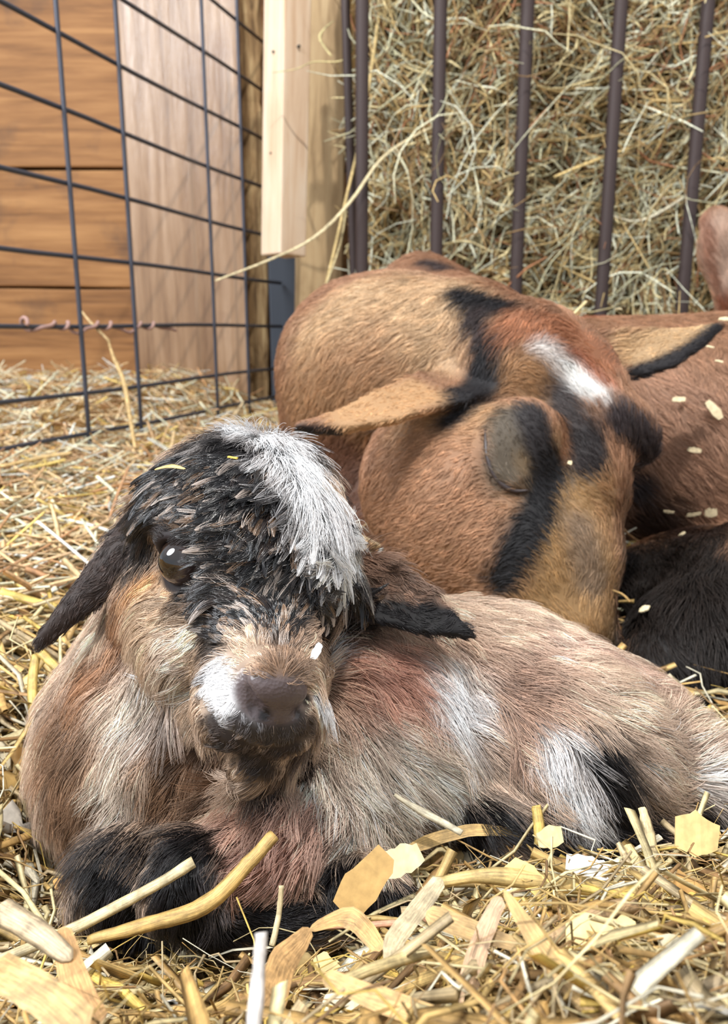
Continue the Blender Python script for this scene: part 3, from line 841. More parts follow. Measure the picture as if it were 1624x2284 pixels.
C_((780, 1440, 870, 1490), (850, 1500, 950, 1570), (760, 1560, 830, 1640), (740, 1680, 800, 1780), (860, 1640, 960, 1720), (880, 1760, 990, 1830), (900, 1380, 1000, 1400),
   (1000, 1400, 1110, 1430), (960, 1500, 1000, 1580), (1060, 1560, 1140, 1620), (1100, 1460, 1200, 1490), (1180, 1560, 1260, 1600), (1250, 1440, 1360, 1490), (1350, 1540, 1440, 1590),
   (1050, 1700, 1150, 1780), (1080, 1800, 1180, 1850), (1200, 1640, 1230, 1720), (1260, 1690, 1300, 1780), (1330, 1680, 1370, 1760), (1240, 1800, 1290, 1860), (1400, 1640, 1490, 1670),
   (1400, 1760, 1470, 1820), (1480, 1640, 1550, 1610), (1530, 1700, 1600, 1670), (1520, 1760, 1610, 1790), (1560, 1800, 1640, 1850))
C_((740, 1820, 690, 1900), (690, 1860, 610, 1940), (620, 1900, 520, 1980), (540, 1900, 450, 1950), (450, 1900, 410, 1980), (400, 1980, 400, 2050), (470, 2000, 480, 2070),
   (320, 1900, 270, 1970), (250, 1960, 230, 2040), (540, 2040, 640, 2050), (680, 2050, 760, 2030), (770, 1960, 790, 2030))
C_((320, 1130, 270, 1210), (250, 1240, 190, 1320), (180, 1330, 110, 1420), (820, 1280, 880, 1330), (900, 1340, 970, 1380), (850, 1390, 930, 1410))
kc.comb3(at(1000, 1600, .46), cam_vec([1, -.2, -.2])); kc.comb3(at(450, 1500, .46), cam_vec([-.2, -1, -.2]))
L_ = kc.length
L_([(900, 1600), (1200, 1600), (1400, 1650)], 300, .023, .3)
L_([(200, 1500), (220, 1780), (500, 1780)], 160, .026, .5)
L_([(1480, 1640), (1560, 1740)], 90, .026, .5)
L_([(430, 1930), (260, 1980), (600, 2060), (800, 2010)], 80, .011, .4)
L_([(620, 1890)], 90, .017, .5)
L_([(560, 1100), (560, 1250)], 230, .015, .3)
L_([(600, 990), (700, 1110)], 76, .026, .5)
L_([(400, 1350), (440, 1450)], 90, .012, .4)
L_([(385, 1255)], 78, .0032, .3)
L_([(690, 1395)], 50, .005, .3)
L_([(590, 1420)], 90, .007, .5)
L_([(520, 1600), (640, 1640)], 105, .0036, .35)
L_([(450, 1640), (500, 1680), (620, 1700)], 62, .0046, .4)
L_([(300, 1160), (180, 1320), (90, 1430)], 70, .0045, .3)
L_([(820, 1320), (900, 1370), (1040, 1412)], 75, .0045, .3)
for a in ([(420, 1090), (560, 1130), (700, 1200)], [(520, 1230), (640, 1260), (720, 1340)], [(560, 1290), (600, 1350)]): kc.wetness(a, 105, 1.0, .4)
kc.wetness([(590, 990), (650, 1040), (705, 1130)], 62, .12, .4)
kc.wetness([(790, 1320), (860, 1340), (1030, 1405)], 85, 0.0, .15)
kc.wetness([(470, 1370), (430, 1440)], 60, .5, .5)

KEYE = [kh(-.0292, .0070, .0090), kh(.0262, .0120, -.0030)]
KNOSE = kh(.0008, .0690, -.0004)
def kid_bald(c):
    q = (c - KNOSE) @ KA.T
    w = (((q[:, 0] / .0136) ** 2 + (q[:, 1] / .0120) ** 2 + (q[:, 2] / .0088) ** 2) > 1).astype(float)
    for e in KEYE: w *= np.linalg.norm(c - e, axis=1) > .0122
    near = np.linalg.norm(c - at(560, 1350, .33), axis=1) < .075
    # the side that rests on the straw or turns far away needs only a thin coat
    back = np.where((c[:, 2] < -0.012) | (c[:, 1] > 0.43), 0.35, 1.0)
    return w * (1 + 0.6 * near) * back
k_root = tag(empty('goat_kid', at(600, 1900, .36)), 'newborn tan goat kid with wet black and white head lying in straw', 'goat kid')
m_skin = mat_attr('kid_skin', 'tone', 0.6, 0.25)
k_body_me = new_mesh('kid_body', kv, kq, m_skin)
k_body = link('body', k_body_me, k_root)
kcol = kc.color(kv) * 0.55
q = (kv - KNOSE) @ KA.T
nm = smooth01((1.25 - np.sqrt((q[:, 0] / .0136) ** 2 + (q[:, 1] / .0120) ** 2 + (q[:, 2] / .0088) ** 2)) / .3)[:, None]
kcol = kcol * (1 - nm) + lin(92, 80, 80) * nm
for e in KEYE:
    m = smooth01((.0150 - np.linalg.norm(kv - e, axis=1)) / .003)[:, None]; kcol = kcol * (1 - m) + lin(34, 26, 26) * m
for e in KNOS:
    m = smooth01((.0030 - np.linalg.norm(kv - e, axis=1)) / .0012)[:, None]; kcol = kcol * (1 - m) + lin(26, 20, 20) * m
k_body_me.materials.append(mat_attr('nose_skin', 'tone', 0.36, 0.5, None, False, 800.0))
k_body_me.polygons.foreach_set('material_index', (nm[kq[:, 0], 0] > .5).astype(np.int32))
set_color(k_body_me, 'tone', kcol)
LOCKS = ([lin(14, 12, 14), lin(46, 36, 33), lin(196, 180, 168), lin(132, 104, 80), lin(28, 24, 26)], [.50, .16, .10, .09, .15], .25)
grow('coat', kc, 225000, .021, k_root, mat_hair('kid_hair', .40, .45), npts=6, lift=.58, rad=.00012, clumps=.035, clump_base=.55, wet_clump=.4, scale_len=.55, bald=kid_bald, tone_jit=.23, lock_tones=LOCKS, sway_amt=.5)
def wet_only(c): return kid_bald(c) * (kc.scalar(c, kc.wet, 0.0) > .5) * (np.linalg.norm(c - KEYE[0], axis=1) > .024)
grow('wet_locks', kc, 42000, .022, k_root, mat_hair('wet_hair', .20, 1.0), npts=8, lift=.95, rad=.00010, clumps=.055, clump_base=.9, scale_len=1.25, bald=wet_only, tone_jit=.2, lock_tones=LOCKS, sway_amt=.55, tip=.5)

def make_eye(root, c, axes, s, r, mats):
    """eyeball with dark iris and lids; axes rows lateral, forward, up"""
    out = unit(axes[0] * s * .86 + axes[1] * .42 + axes[2] * .10); up = unit(axes[2] - (axes[2] @ out) * out); sd = np.cross(up, out)
    B = np.stack([sd, up, out], 1)
    n1, n2 = 20, 14
    V = []; Fc = []
    for j in range(n2 + 1):
        th = math.pi * j / n2
        for i in range(n1):
            ph = 2 * math.pi * i / n1
            bulge = 1.0 + 0.06 * math.exp(-(th / .5) ** 2)
            V.append(c + B @ (r * bulge * np.array([math.sin(th) * math.cos(ph), math.sin(th) * math.sin(ph), math.cos(th)])))
    for j in range(n2):
        for i in range(n1): Fc.append((j * n1 + i, (j + 1) * n1 + i, (j + 1) * n1 + (i + 1) % n1, j * n1 + (i + 1) % n1))
    me = new_mesh('eyeball', V, Fc, mats[0])
    cols = []
    for v in V:
        q = B.T @ (v - c) / r
        a = math.acos(max(-1, min(1, q[2] / np.linalg.norm(q))))
        cols.append(lin(8, 6, 7) if abs(q[1]) < .22 and abs(q[0]) < .45 else lin(34, 24, 20) if a < .85 else lin(70, 58, 56))
    set_color(me, 'tone', np.array(cols))
    e = link('eye', me, root)
    for half, (lo, hi) in (('upper_lid', (0.0, math.pi)), ('lower_lid', (math.pi, 2 * math.pi))):
        pts = []
        for t in np.linspace(lo, hi, 15):
            a = np.array([math.cos(t) * .80, math.sin(t) * (.62 if half == 'upper_lid' else .66), 0]); a[2] = math.sqrt(max(0, 1 - a[0] ** 2 - a[1] ** 2))
            pts.append(c + B @ (a * r * 1.04))
        rr = np.full(15, r * .19); rr[0] = rr[-1] = r * .08
        link(half, tube_mesh(half, pts, rr, mats[1]), e)
    return e
m_eye = mat_attr('wet_eye', 'tone', 0.04, 0.9); m_lid = mat_plain('dark_lid', lin(30, 23, 23), .35, .5)
for s, c in zip((-1, 1), KEYE): make_eye(k_root, c, KA, s, .0100, (m_eye, m_lid))
# ------------------------------------------------------------------ the doe
df = Field((-0.20, 0.42, -0.07), (0.90, 1.42, 0.40), 0.0033)
def dchain(rows, k=0.03):
    c = [S(*r) for r in rows]; df.chain([p for p, _ in c], [r for _, r in c], k)
# barrel of the body, rump, tail
df.ell((.45, .93, .085), (.40, .225, .150), None, .04)
df.ell((.74, 1.02, .10), (.17, .20, .16), None, .05)
df.ell((.22, .98, .09), (.20, .20, .13), None, .05)
dchain([(1680, 650, 1.20, 80), (1630, 560, 1.20, 60), (1600, 500, 1.20, 34)], .02)
# folded hind leg and belly behind the kid
dchain([(1700, 1330, .60, 170), (1560, 1460, .56, 130), (1450, 1540, .54, 90)], .03)
df.ell((.33, .64, .0), (.14, .09, .055), None, .04)
# neck: from the shoulder out to the side and round to the head
dchain([(1010, 900, .98, 210), (870, 860, .90, 215), (835, 835, .82, 200), (900, 815, .76, 185), (1040, 800, .70, 150), (1140, 830, .66, 140)], .03)
dchain([(800, 1010, .86, 150), (860, 1180, .80, 150)], .05)
dchain([(940, 640, .92, 70), (1090, 720, .76, 70)], .05)
# skull, brow, cheeks, muzzle
df.ell(at(1185, 850, .650), (.060, .062, .058), None, .02)
dchain([(1185, 775, .66, 66), (1288, 832, .635, 60), (1388, 940, .615, 54)], .02)
dchain([(1285, 842, .635, 70), (1318, 965, .60, 86), (1300, 1100, .585, 86)], .02)
df.ell(at(1160, 1000, .580), (.034, .032, .036), None, .012)
df.ell(at(1425, 985, .605), (.013, .020, .020), None, .012)
df.ell(at(985, 1080, .630), (.062, .052, .066), None, .03)
df.ell(at(1060, 1190, .605), (.054, .045, .052), None, .03)
dchain([(1080, 1120, .60, 150), (1190, 1250, .575, 120), (1230, 1400, .560, 98)], .03)
dchain([(1300, 1080, .582, 80), (1288, 1250, .565, 84), (1275, 1400, .553, 80), (1265, 1470, .550, 74)], .015)
df.cone(at(1150, 1400, .585), .030, at(1230, 1490, .565), .030, .02)
# ears
el = [at(1090, 860, .650), at(985, 880, .600), at(870, 916, .570), at(765, 945, .555), at(672, 954, .548)]
df.leaf(el, [rpx(82, .63), rpx(82, .60), rpx(64, .57), rpx(38, .555), rpx(12, .55)], .0062, cam_vec(np.array([-.2, .62, .75])), cup=.30, k=.012)
er = [at(1320, 800, .665), at(1400, 797, .670), at(1480, 783, .672), at(1550, 757, .674), at(1606, 728, .676)]
df.leaf(er, [rpx(62, .68), rpx(66, .69), rpx(52, .70), rpx(30, .70), rpx(8, .71)], .0062, cam_vec(np.array([.05, .38, .92])), cup=.30, k=.012)
# closed lid crease and the far eye socket
lid = [at(1082, 985, .548), at(1092, 1050, .545), at(1125, 1088, .545), at(1165, 1098, .545)]
dv0, dq0 = df.mesh(1)
_sk = Skin(dv0, dq0)
lp = [_sk.hit(x, y) for x, y in ((1080, 965), (1084, 1020), (1105, 1070), (1140, 1095), (1172, 1098))]
df.chain(lp, [.002, .0034, .004, .0036, .002], .004, 'sub')
lp2 = [_sk.hit(x, y) for x, y in ((1092, 965), (1098, 1015), (1118, 1060), (1145, 1080), (1170, 1083))]
df.chain(lp2, [.003, .0042, .0046, .0042, .003], .004)
dv, dq = df.mesh(2)
DS = Skin(dv, dq)
BR = lin(182, 122, 70); RB = lin(150, 84, 46); DBK = lin(34, 29, 34)
dc = Coat(DS, lin(170, 112, 74), 2800, .27); dc.tint = np.array([1.0, 1.04, .94])
P_ = dc.paint
P_([(1300, 700), (1624, 680)], 60, lin(160, 80, 42), .6)
P_([(1500, 900), (1560, 1000)], 160, lin(186, 128, 96), .7)
P_([(1450, 1160), (1600, 1180)], 70, lin(70, 42, 30), .6)  # dark band: shade under the flank's turn, painted into the coat
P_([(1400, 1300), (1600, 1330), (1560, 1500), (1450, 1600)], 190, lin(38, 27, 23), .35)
P_([(1600, 520), (1620, 620)], 70, lin(206, 160, 140), .6)
P_([(1570, 500), (1590, 560), (1600, 640)], 30, lin(176, 112, 84), .8)
# neck
P_([(720, 760), (850, 680), (950, 700)], 150, lin(212, 164, 118), .5)
P_([(700, 900), (820, 860)], 130, lin(196, 138, 90), .6)
P_([(760, 1020), (800, 1100)], 110, lin(120, 68, 40), .6)  # lower neck darkened: shade put into the coat colour
P_([(960, 585), (1000, 600)], 34, lin(74, 56, 58), .8)
P_([(1040, 660), (1130, 680)], 40, DBK, .5)
P_([(1060, 700), (1095, 760)], 32, lin(60, 44, 46), .5)
P_([(1100, 770), (1085, 830), (1030, 880), (1005, 915)], 44, DBK, .45)
# head
P_([(1170, 720), (1250, 740), (1340, 800)], 62, lin(170, 96, 48), .5)
P_([(1170, 830), (1230, 870)], 60, lin(168, 112, 58), .5)
P_([(1060, 930), (1000, 980), (930, 960)], 62, lin(186, 134, 82), .6)
P_([(960, 1060), (1000, 1180), (1080, 1260)], 130, lin(186, 124, 80), .6)
P_([(1250, 1080), (1290, 1250), (1240, 1400)], 90, lin(176, 124, 60), .5)
P_([(1300, 1180), (1320, 1300)], 34, lin(120, 96, 84), .7, amt=.7)
P_([(1150, 950), (1135, 1040)], 52, lin(104, 86, 70), .5)
P_([(1175, 1030), (1190, 1070)], 22, lin(140, 108, 74), .8)
P_([(1190, 930), (1210, 1000), (1230, 1060)], 34, lin(50, 42, 46), .5)
P_([(1260, 880), (1290, 960), (1310, 1030)], 42, lin(58, 44, 44), .55)
P_([(1255, 940), (1262, 1030)], 14, lin(150, 92, 50), .7)
P_([(1230, 1060), (1200, 1150), (1150, 1240), (1130, 1290)], 44, lin(28, 24, 28), .45)
P_([(1390, 950), (1440, 1000), (1420, 1080)], 46, lin(64, 50, 54), .5)
P_([(1320, 980), (1330, 1030)], 28, lin(44, 34, 36), .5)
P_([(1220, 770), (1280, 830), (1340, 880)], 26, lin(228, 214, 220), .8, amt=.85)
P_([(1290, 830), (1330, 880)], 24, lin(240, 232, 238), .6, amt=.9)
P_([(1300, 800), (1370, 870)], 18, lin(172, 88, 48), .8, amt=.7)
P_([(1085, 835), (1035, 885), (1000, 918)], 40, DBK, .5)
# ears
P_([(930, 880), (870, 900), (800, 930)], 58, lin(212, 150, 88), .4)
P_([(850, 958), (760, 966), (670, 958)], 13, lin(48, 38, 42), .5)
P_([(1400, 785), (1470, 770), (1560, 745)], 50, lin(212, 160, 104), .4)
P_([(1405, 840), (1470, 818), (1540, 782), (1598, 736)], 24, lin(36, 30, 36), .45)
C_ = dc.comb
C_((980, 600, 940, 640), (900, 640, 800, 700), (800, 680, 700, 760), (700, 800, 670, 900), (850, 780, 760, 860), (950, 740, 860, 800), (780, 950, 740, 1050), (1060, 700, 1020, 780),
   (1100, 790, 1050, 860), (1010, 850, 900, 890), (900, 890, 780, 935), (780, 940, 690, 955), (1180, 720, 1150, 790), (1300, 780, 1240, 760), (1250, 860, 1210, 820), (1340, 880, 1290, 820),
   (1400, 960, 1370, 900), (1150, 990, 1120, 940), (1050, 950, 960, 980), (980, 1060, 920, 1120), (1000, 1180, 930, 1220), (1100, 1200, 1030, 1260), (1250, 1100, 1200, 1040),
   (1280, 1250, 1230, 1180), (1260, 1400, 1220, 1320), (1330, 1300, 1340, 1230), (1350, 770, 1440, 760), (1460, 770, 1560, 745), (1420, 830, 1500, 800),
   (1450, 700, 1560, 720), (1500, 900, 1580, 980), (1450, 1050, 1540, 1120), (1590, 800, 1624, 900), (1450, 1250, 1500, 1350), (1580, 1350, 1600, 1470), (1450, 1450, 1500, 1560), (1610, 600, 1600, 500))
dc.comb3((.7, 1.1, .2), (.5, .1, -.3))
L_ = dc.length
L_([(1500, 1400), (1600, 1500)], 220, .030, .4)
L_([(1500, 900), (1560, 1100)], 200, .020, .5)
L_([(1100, 900), (1050, 1150), (1280, 1300)], 200, .008, .4)
L_([(1020, 860), (850, 915), (680, 950)], 70, .005, .4)
L_([(1350, 780), (1480, 780), (1600, 730)], 60, .005, .4)
L_([(1040, 680), (1100, 780)], 50, .014, .4)
L_([(1270, 820), (1330, 870)], 40, .012, .5)
L_([(1600, 540)], 90, .03, .5)
L_([(1140, 1000)], 62, .0055, .35)
d_root = tag(empty('goat', (.35, .90, -.02)), 'brown adult goat with black facial stripes lying and nuzzling behind the kid', 'goat')
d_me = new_mesh('doe_body', dv, dq, mat_attr('doe_skin', 'tone', .6, .25))
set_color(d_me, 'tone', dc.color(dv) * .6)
link('body', d_me, d_root)
def doe_bald(c):
    w = np.ones(len(c))
    w *= np.where((c[:, 2] < -.01) | (c[:, 1] > 1.05) | (c[:, 0] > .62), .12, 1.0)
    w = np.where((c[:, 2] > .235) & (c[:, 0] > .48), 2.0, w)
    near = (c[:, 1] < .72) & (c[:, 0] < .36)
    return w * np.where(near, 1.9, 1.0)
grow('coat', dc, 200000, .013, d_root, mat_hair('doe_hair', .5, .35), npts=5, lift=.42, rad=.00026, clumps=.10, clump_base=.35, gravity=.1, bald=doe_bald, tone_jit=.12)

lidp = [DS.hit(x, y) + DS_n for x, y in ((1082, 960), (1083, 1000), (1094, 1048), (1118, 1082), (1148, 1097), (1176, 1094)) for DS_n in [cam_vec([0, 0, .0012])]]
t = np.linspace(0, 1, 24); lp = np.stack([np.interp(t, np.linspace(0, 1, 6), np.array(lidp)[:, a]) for a in range(3)], 1)
for _ in range(4): lp[1:-1] = (lp[:-2] + 2 * lp[1:-1] + lp[2:]) / 4
link('eyelid_rim', tube_mesh('eyelid_rim', lp, np.interp(t, [0, .3, .7, 1], [.0008, .0019, .0021, .0008]), mat_plain('lid_skin', lin(58, 48, 46), .4, .5)), d_root)
# ------------------------------------------------------------------ straw bedding
def ground(x, y):
    yy = [.02, .10, .141, .187, .25, .305, .36, .45, .55, .70, 1.0, 1.2]
    r = np.interp(y, yy, [.083, .080, .072, .043, .012, -.002, -.012, -.012, -.005, .010, .030, .034])
    l = np.interp(y, yy, [.078, .070, .050, .010, -.021, -.022, -.018, -.008, .006, .018, .020, .022])
    t = smooth01((x + .03) / .10)
    z = l * (1 - t) + r * t
    z = z + .034 * smooth01((-.135 - x) / .05) * smooth01((y - .16) / .08) * smooth01((.62 - y) / .15)
    xp = -.4737 + (y - 1.0776) * .307
    z = z + .075 * smooth01((xp - x) / .25 + .1) * smooth01((y - 1.1) / .8)
    q = np.stack([x, y, x * 0], -1)
    return z + .006 * wob(q, 24.0) * smooth01((y - .3) / .3)
gx = np.linspace(-1.3, 1.15, 150); gy = np.concatenate([np.linspace(-.5, .1, 8)[:-1], np.linspace(.1, .7, 60), np.linspace(.72, 2.2, 60)])
X, Y = np.meshgrid(gx, gy, indexing='ij')
Z = ground(X.ravel(), Y.ravel())
V = np.stack([X.ravel(), Y.ravel(), Z - .010], 1)
ny = len(gy); ii = np.arange(len(gx) - 1)[:, None] * ny + np.arange(ny - 1)[None, :]
Q = np.stack([ii, ii + ny, ii + ny + 1, ii + 1], -1).reshape(-1, 4)
m_litter = mat_wood('trodden_straw', lin(88, 62, 30), lin(156, 118, 66), lin(196, 160, 100), 'X', 3.0, .8, .2, None, 1.0)
floor = tag(link('floor', new_mesh('floor', V, Q, m_litter)), kind='structure')

STRAWC = [lin(210, 176, 112), lin(192, 154, 94), lin(228, 208, 156), lin(170, 132, 84), lin(236, 226, 198), lin(204, 180, 138), lin(148, 114, 76), lin(218, 184, 96)]
STRAWC = [np.minimum(c * 1.06, .92) for c in STRAWC]
STRAWW = [.22, .18, .17, .1, .1, .12, .05, .06]
m_straw = mat_attr('straw', 'tone', .5, .4, None, True)
m_shave = mat_attr('wood_shaving', 'tone', .65, .25, 330.0)

def clear_of_goats(P, gap=.004):
    n, k, _ = P.shape
    a = kf.sample(P.reshape(-1, 3)).reshape(n, k).min(1); b = df.sample(P.reshape(-1, 3)).reshape(n, k).min(1)
    return (a > gap) & (b > gap)

def scatter_xy(n, y0, y1, p):
    u = rng.random(n); y = (y0 ** p + u * (y1 ** p - y0 ** p)) ** (1 / p)
    return rng.uniform(-1, 1, n) * (.78 * y + .09), y

def straw_lines(n, y0, y1, p, lmin, lmax, k=5, lift=.014, tilt=.13):
    x, y = scatter_xy(n, y0, y1, p)
    L = rng.uniform(lmin, lmax, n) ** 1.0; yaw = rng.uniform(0, np.pi, n); tl = rng.normal(0, tilt, n); bend = rng.normal(0, .35, n)
    s = np.linspace(-.5, .5, k)
    a = yaw[:, None] + bend[:, None] * s[None, :]
    P = np.zeros((n, k, 3))
    P[:, :, 0] = x[:, None] + np.cos(a) * L[:, None] * s
    P[:, :, 1] = y[:, None] + np.sin(a) * L[:, None] * s
    gz = ground(P[:, :, 0].ravel(), P[:, :, 1].ravel()).reshape(n, k)
    fit = gz.mean(1, keepdims=True) + ((gz * s).sum(1) / (s * s).sum())[:, None] * s[None, :]
    sag = np.maximum(gz - fit, 0).max(1)
    P[:, :, 2] = fit + sag[:, None] * .7 + rng.uniform(-.006, lift, n)[:, None] + (np.sin(tl) * L)[:, None] * s
    return P[clear_of_goats(P)]

def straw_mass(name, P, wmin, wmax, thin, sides, mat, cols, wts, parent, rag=.12, twist=.45):
    n, k, _ = P.shape
    w = rng.uniform(wmin, wmax, n)[:, None] * np.clip(1 + rag * rng.normal(0, 1, (n, k)), .25, 2)
    up = unit_rows(np.stack([rng.normal(0, twist, n), rng.normal(0, twist, n), np.ones(n)], 1))
    V, q = strands(P, w, w * thin, up, sides)
    c = np.repeat(pick(cols, n, wts), k, axis=0) * np.exp(rng.normal(0, .10, n * k))[:, None]
    me = new_mesh(name, V, q, mat); set_color(me, 'tone', np.repeat(c, sides, axis=0)); set_fibre(me, n, k, sides)
    return tag(link(name, me, parent), kind='stuff')
def curly(P, amt):
    n, k, _ = P.shape
    s = np.linspace(-1, 1, k)
    P = P.copy()
    P[:, :, 2] += (rng.normal(0, amt, n)[:, None]) * (1 - s * s) + rng.normal(0, amt * .25, (n, k))
    P[:, :, :2] += rng.normal(0, amt * .5, (n, k, 2))
    return P[clear_of_goats(P)]
bed = tag(empty('straw_bedding', (0, .4, 0)), 'loose golden straw and wood shavings covering the stall floor', 'straw', None, 'stuff')
FARC = [lin(226, 194, 144), lin(208, 170, 126), lin(240, 222, 190), lin(190, 144, 100), lin(244, 234, 214), lin(214, 190, 150), lin(168, 126, 88), lin(226, 196, 112)]
FARC = [np.minimum(c * 1.25, .95) for c in FARC]
straw_mass('straw_litter', straw_lines(11500, .50, 1.94, .9, .03, .14, tilt=.3, lift=.022), .0009, .0026, .5, 4, m_straw, FARC, STRAWW, bed)
straw_mass('straw_litter', straw_lines(5600, .16, .75, .9, .02, .11), .0006, .0017, .5, 6, m_straw, STRAWC, STRAWW, bed)
straw_mass('blade_litter', curly(straw_lines(6600, .09, .9, .8, .02, .10, k=6, tilt=.25), .003), .0008, .0026, .09, 4, m_straw, STRAWC, STRAWW, bed, .2, .8)
straw_mass('fibre_litter', curly(straw_lines(5500, .08, 1.2, .7, .015, .07, k=6, tilt=.35, lift=.018), .004), .00015, .0006, .6, 4, m_straw, STRAWC, STRAWW, bed, .1, .5)
straw_mass('fibre_litter', curly(straw_lines(2600, .10, .34, 1.0, .012, .06, k=6, tilt=.4, lift=.026), .004), .00012, .0005, .6, 4, m_straw, STRAWC, STRAWW, bed, .1, .5)
straw_mass('blade_litter', curly(straw_lines(1500, .10, .34, 1.0, .012, .05, k=6, tilt=.35, lift=.022), .003), .0005, .0016, .10, 4, m_straw, STRAWC, STRAWW, bed, .25, .9)
SHAVEC = [lin(236, 206, 146), lin(226, 186, 116), lin(244, 230, 196), lin(206, 160, 96), lin(246, 240, 228)]
SHAVEC = [c * .86 for c in SHAVEC]
straw_mass('shaving_litter', curly(straw_lines(6500, .10, 1.95, .7, .006, .024, k=5, lift=.014, tilt=.5), .0012), .0014, .0065, .07, 6, m_shave, SHAVEC, [.3, .25, .2, .15, .1], bed, .4, .6)
# ------------------------------------------------------------------ single straws, shavings and chips
def on_ground(px, py, lift=0.0):
    d = at(px, py, 1.0) - CAM
    for t in np.linspace(.12, 2.2, 900):
        p = CAM + d * t
        if p[2] <= float(ground(np.array([p[0]]), np.array([p[1]]))[0]) + lift: return t
    return 2.2
def straw(pix, w, col, label, lifts=None, th=.5, name='straw', mat=None, up=None, kk=4):
    """a straw over the bedding through picture points (x, y[, depth])"""
    pts = []
    for i, p in enumerate(pix):
        pts.append(p if len(p) == 3 else (p[0], p[1], on_ground(p[0], p[1], .012 if lifts is None else lifts[i])))
    if not np.isscalar(w): w = [v * (.66 if max(w) > .0038 else .9) for v in w]
    col = (np.asarray(col) * .68 + lin(214, 184, 124) * .32) * 1.02
    return stem(name, pts, w, col, label, 'straw', mat or m_straw, th, up=up, kk=6, rough=.09)
def flake(c, nrm, l, w, ang, col, label, group=None, name='wood_shaving', bend=.15, cat='wood shaving', seed=0):
    r = random.Random(seed + int(abs(c[0] * 1e4)) + int(abs(c[2] * 1e5)))
    n = unit(nrm); a = unit(np.cross(n, [.3, .1, 1.0])); b = np.cross(n, a)
    u = a * math.cos(ang) + b * math.sin(ang); v = np.cross(n, u)
    top = []; m = 7
    for i in range(m + 1): top.append((-.5 + i / m, .5 * (math.sin(math.pi * (i + .9) / (m + 1.8)) ** .35) * r.uniform(.82, 1.1)))
    bot = [(x + r.uniform(-.03, .03), -y * r.uniform(.75, 1.15)) for x, y in top]
    for k in (0, m): top[k] = (top[k][0] + r.uniform(-.06, .06), top[k][1]); bot[k] = (bot[k][0] + r.uniform(-.08, .08), bot[k][1])
    V = []; F = []
    for i in range(m + 1):
        for (x, y), e in ((top[i], .5), (bot[i], -.5)):
            h = bend * l * (1 - 4 * x * x) + bend * .6 * w * (1 - 4 * y * y)
            for t in (.00045, -.00045): V.append(c + u * x * l + v * y * w + n * (h + t))
    for i in range(m):
        k = i * 4
        F += [(k, k + 2, k + 6, k + 4), (k + 1, k + 5, k + 7, k + 3), (k, k + 4, k + 5, k + 1), (k + 2, k + 3, k + 7, k + 6)]
    F += [(0, 1, 3, 2), (4 * m, 4 * m + 2, 4 * m + 3, 4 * m + 1)]
    V = np.array(V); o = V.mean(0)
    me = new_mesh(name, V - o, F, m_shave, False); set_color(me, 'tone', np.tile(col, (len(V), 1)) * np.exp(rng.normal(0, .08, len(V)))[:, None])
    return tag(link(name, me, None, o), label, cat, group)

GOLDS = lin(200, 160, 88); PALES = lin(236, 220, 178); BRNS = lin(186, 138, 86); GREYS = lin(196, 178, 150)
straw([(612, 1862, .285), (540, 1940, .279), (455, 2020, .274), (330, 2062, .270), (196, 2098, .268)], [.0026, .0030, .0032, .0030, .0016], GOLDS, 'thick yellow straw leaning across the kid\'s black knee')
straw([(432, 1922, .281), (330, 1985, .277), (170, 2068, .268), (-20, 2150, .255)], [.0022, .0022, .0020], PALES, 'pale straight straw resting on the kid\'s black foreleg')
straw([(582, 2080, .158), (574, 2180, .155), (566, 2300, .150)], [.0014, .0016, .0017], lin(244, 244, 250), 'bright white upright stick at the bottom edge', th=.7)
straw([(628, 1975, .270), (622, 2040, .268), (606, 2110, .262)], .0010, PALES, 'thin pale upright straw before the kid\'s folded foreleg')
straw([(1125, 1985, .200), (1210, 2110, .185), (1290, 2200, .175), (1380, 2310, .165)], [.0010, .0044, .0052, .0050], lin(206, 166, 110), 'broad tan leaf blade running to the bottom edge on the right', th=.04, up=[0, -.5, .85])
straw([(950, 2040, .215), (1050, 2075, .212), (1175, 2112, .208)], [.0036, .0040, .0024], lin(186, 148, 96), 'short flat tan blade overlapping the broad leaf blade', th=.045, up=[0, -.5, .85])
straw([(985, 1960, .235), (930, 2030, .226), (880, 2100, .215), (862, 2150, .205)], [.0030, .0042, .0036, .0012], lin(214, 198, 168), 'whitish tapering leaf blade slanting down before the kid\'s flank', th=.04, up=[0, -.6, .8])
straw([(870, 1920, .315), (950, 1880, .316), (1060, 1852, .318), (1170, 1862, .320)], [.0006, .0042, .0040, .0020], lin(206, 166, 100), 'curved tan blade lying along the kid\'s belly', th=.045, up=[0, -.4, .9])
straw([(960, 1968, .262), (1080, 1955, .260), (1250, 1972, .262), (1420, 1992, .266), (1560, 1990, .27)], [.0020, .0030, .0030, .0022], lin(206, 176, 112), 'long horizontal straw across the bedding before the kid\'s thigh')
straw([(880, 1772, .316), (950, 1815, .312), (1030, 1858, .306)], [.0008, .0016, .0014], lin(244, 238, 214), 'slim white straw stuck to the kid\'s flank')
straw([(1196, 1797, .312), (1200, 1830, .309), (1204, 1885, .304)], .0022, lin(222, 188, 92), 'short yellow straw standing upright before the kid\'s thigh')
straw([(1432, 1802, .312), (1448, 1860, .306), (1458, 1920, .300)], [.0018, .0026, .0022], lin(246, 226, 178), 'pale splintered straw standing upright below the kid\'s rump')
straw([(1400, 1885, .300), (1430, 1935, .292), (1450, 1985, .285)], .0020, lin(232, 206, 150), 'short leaning straw beside the upright splintered one')
straw([(1115, 2000, .215), (1070, 2110, .205), (1030, 2240, .190)], [.0026, .0042, .0040], lin(206, 168, 144), 'reddish streaked flat blade pointing up from the foreground', th=.045, up=[0, -.6, .8])
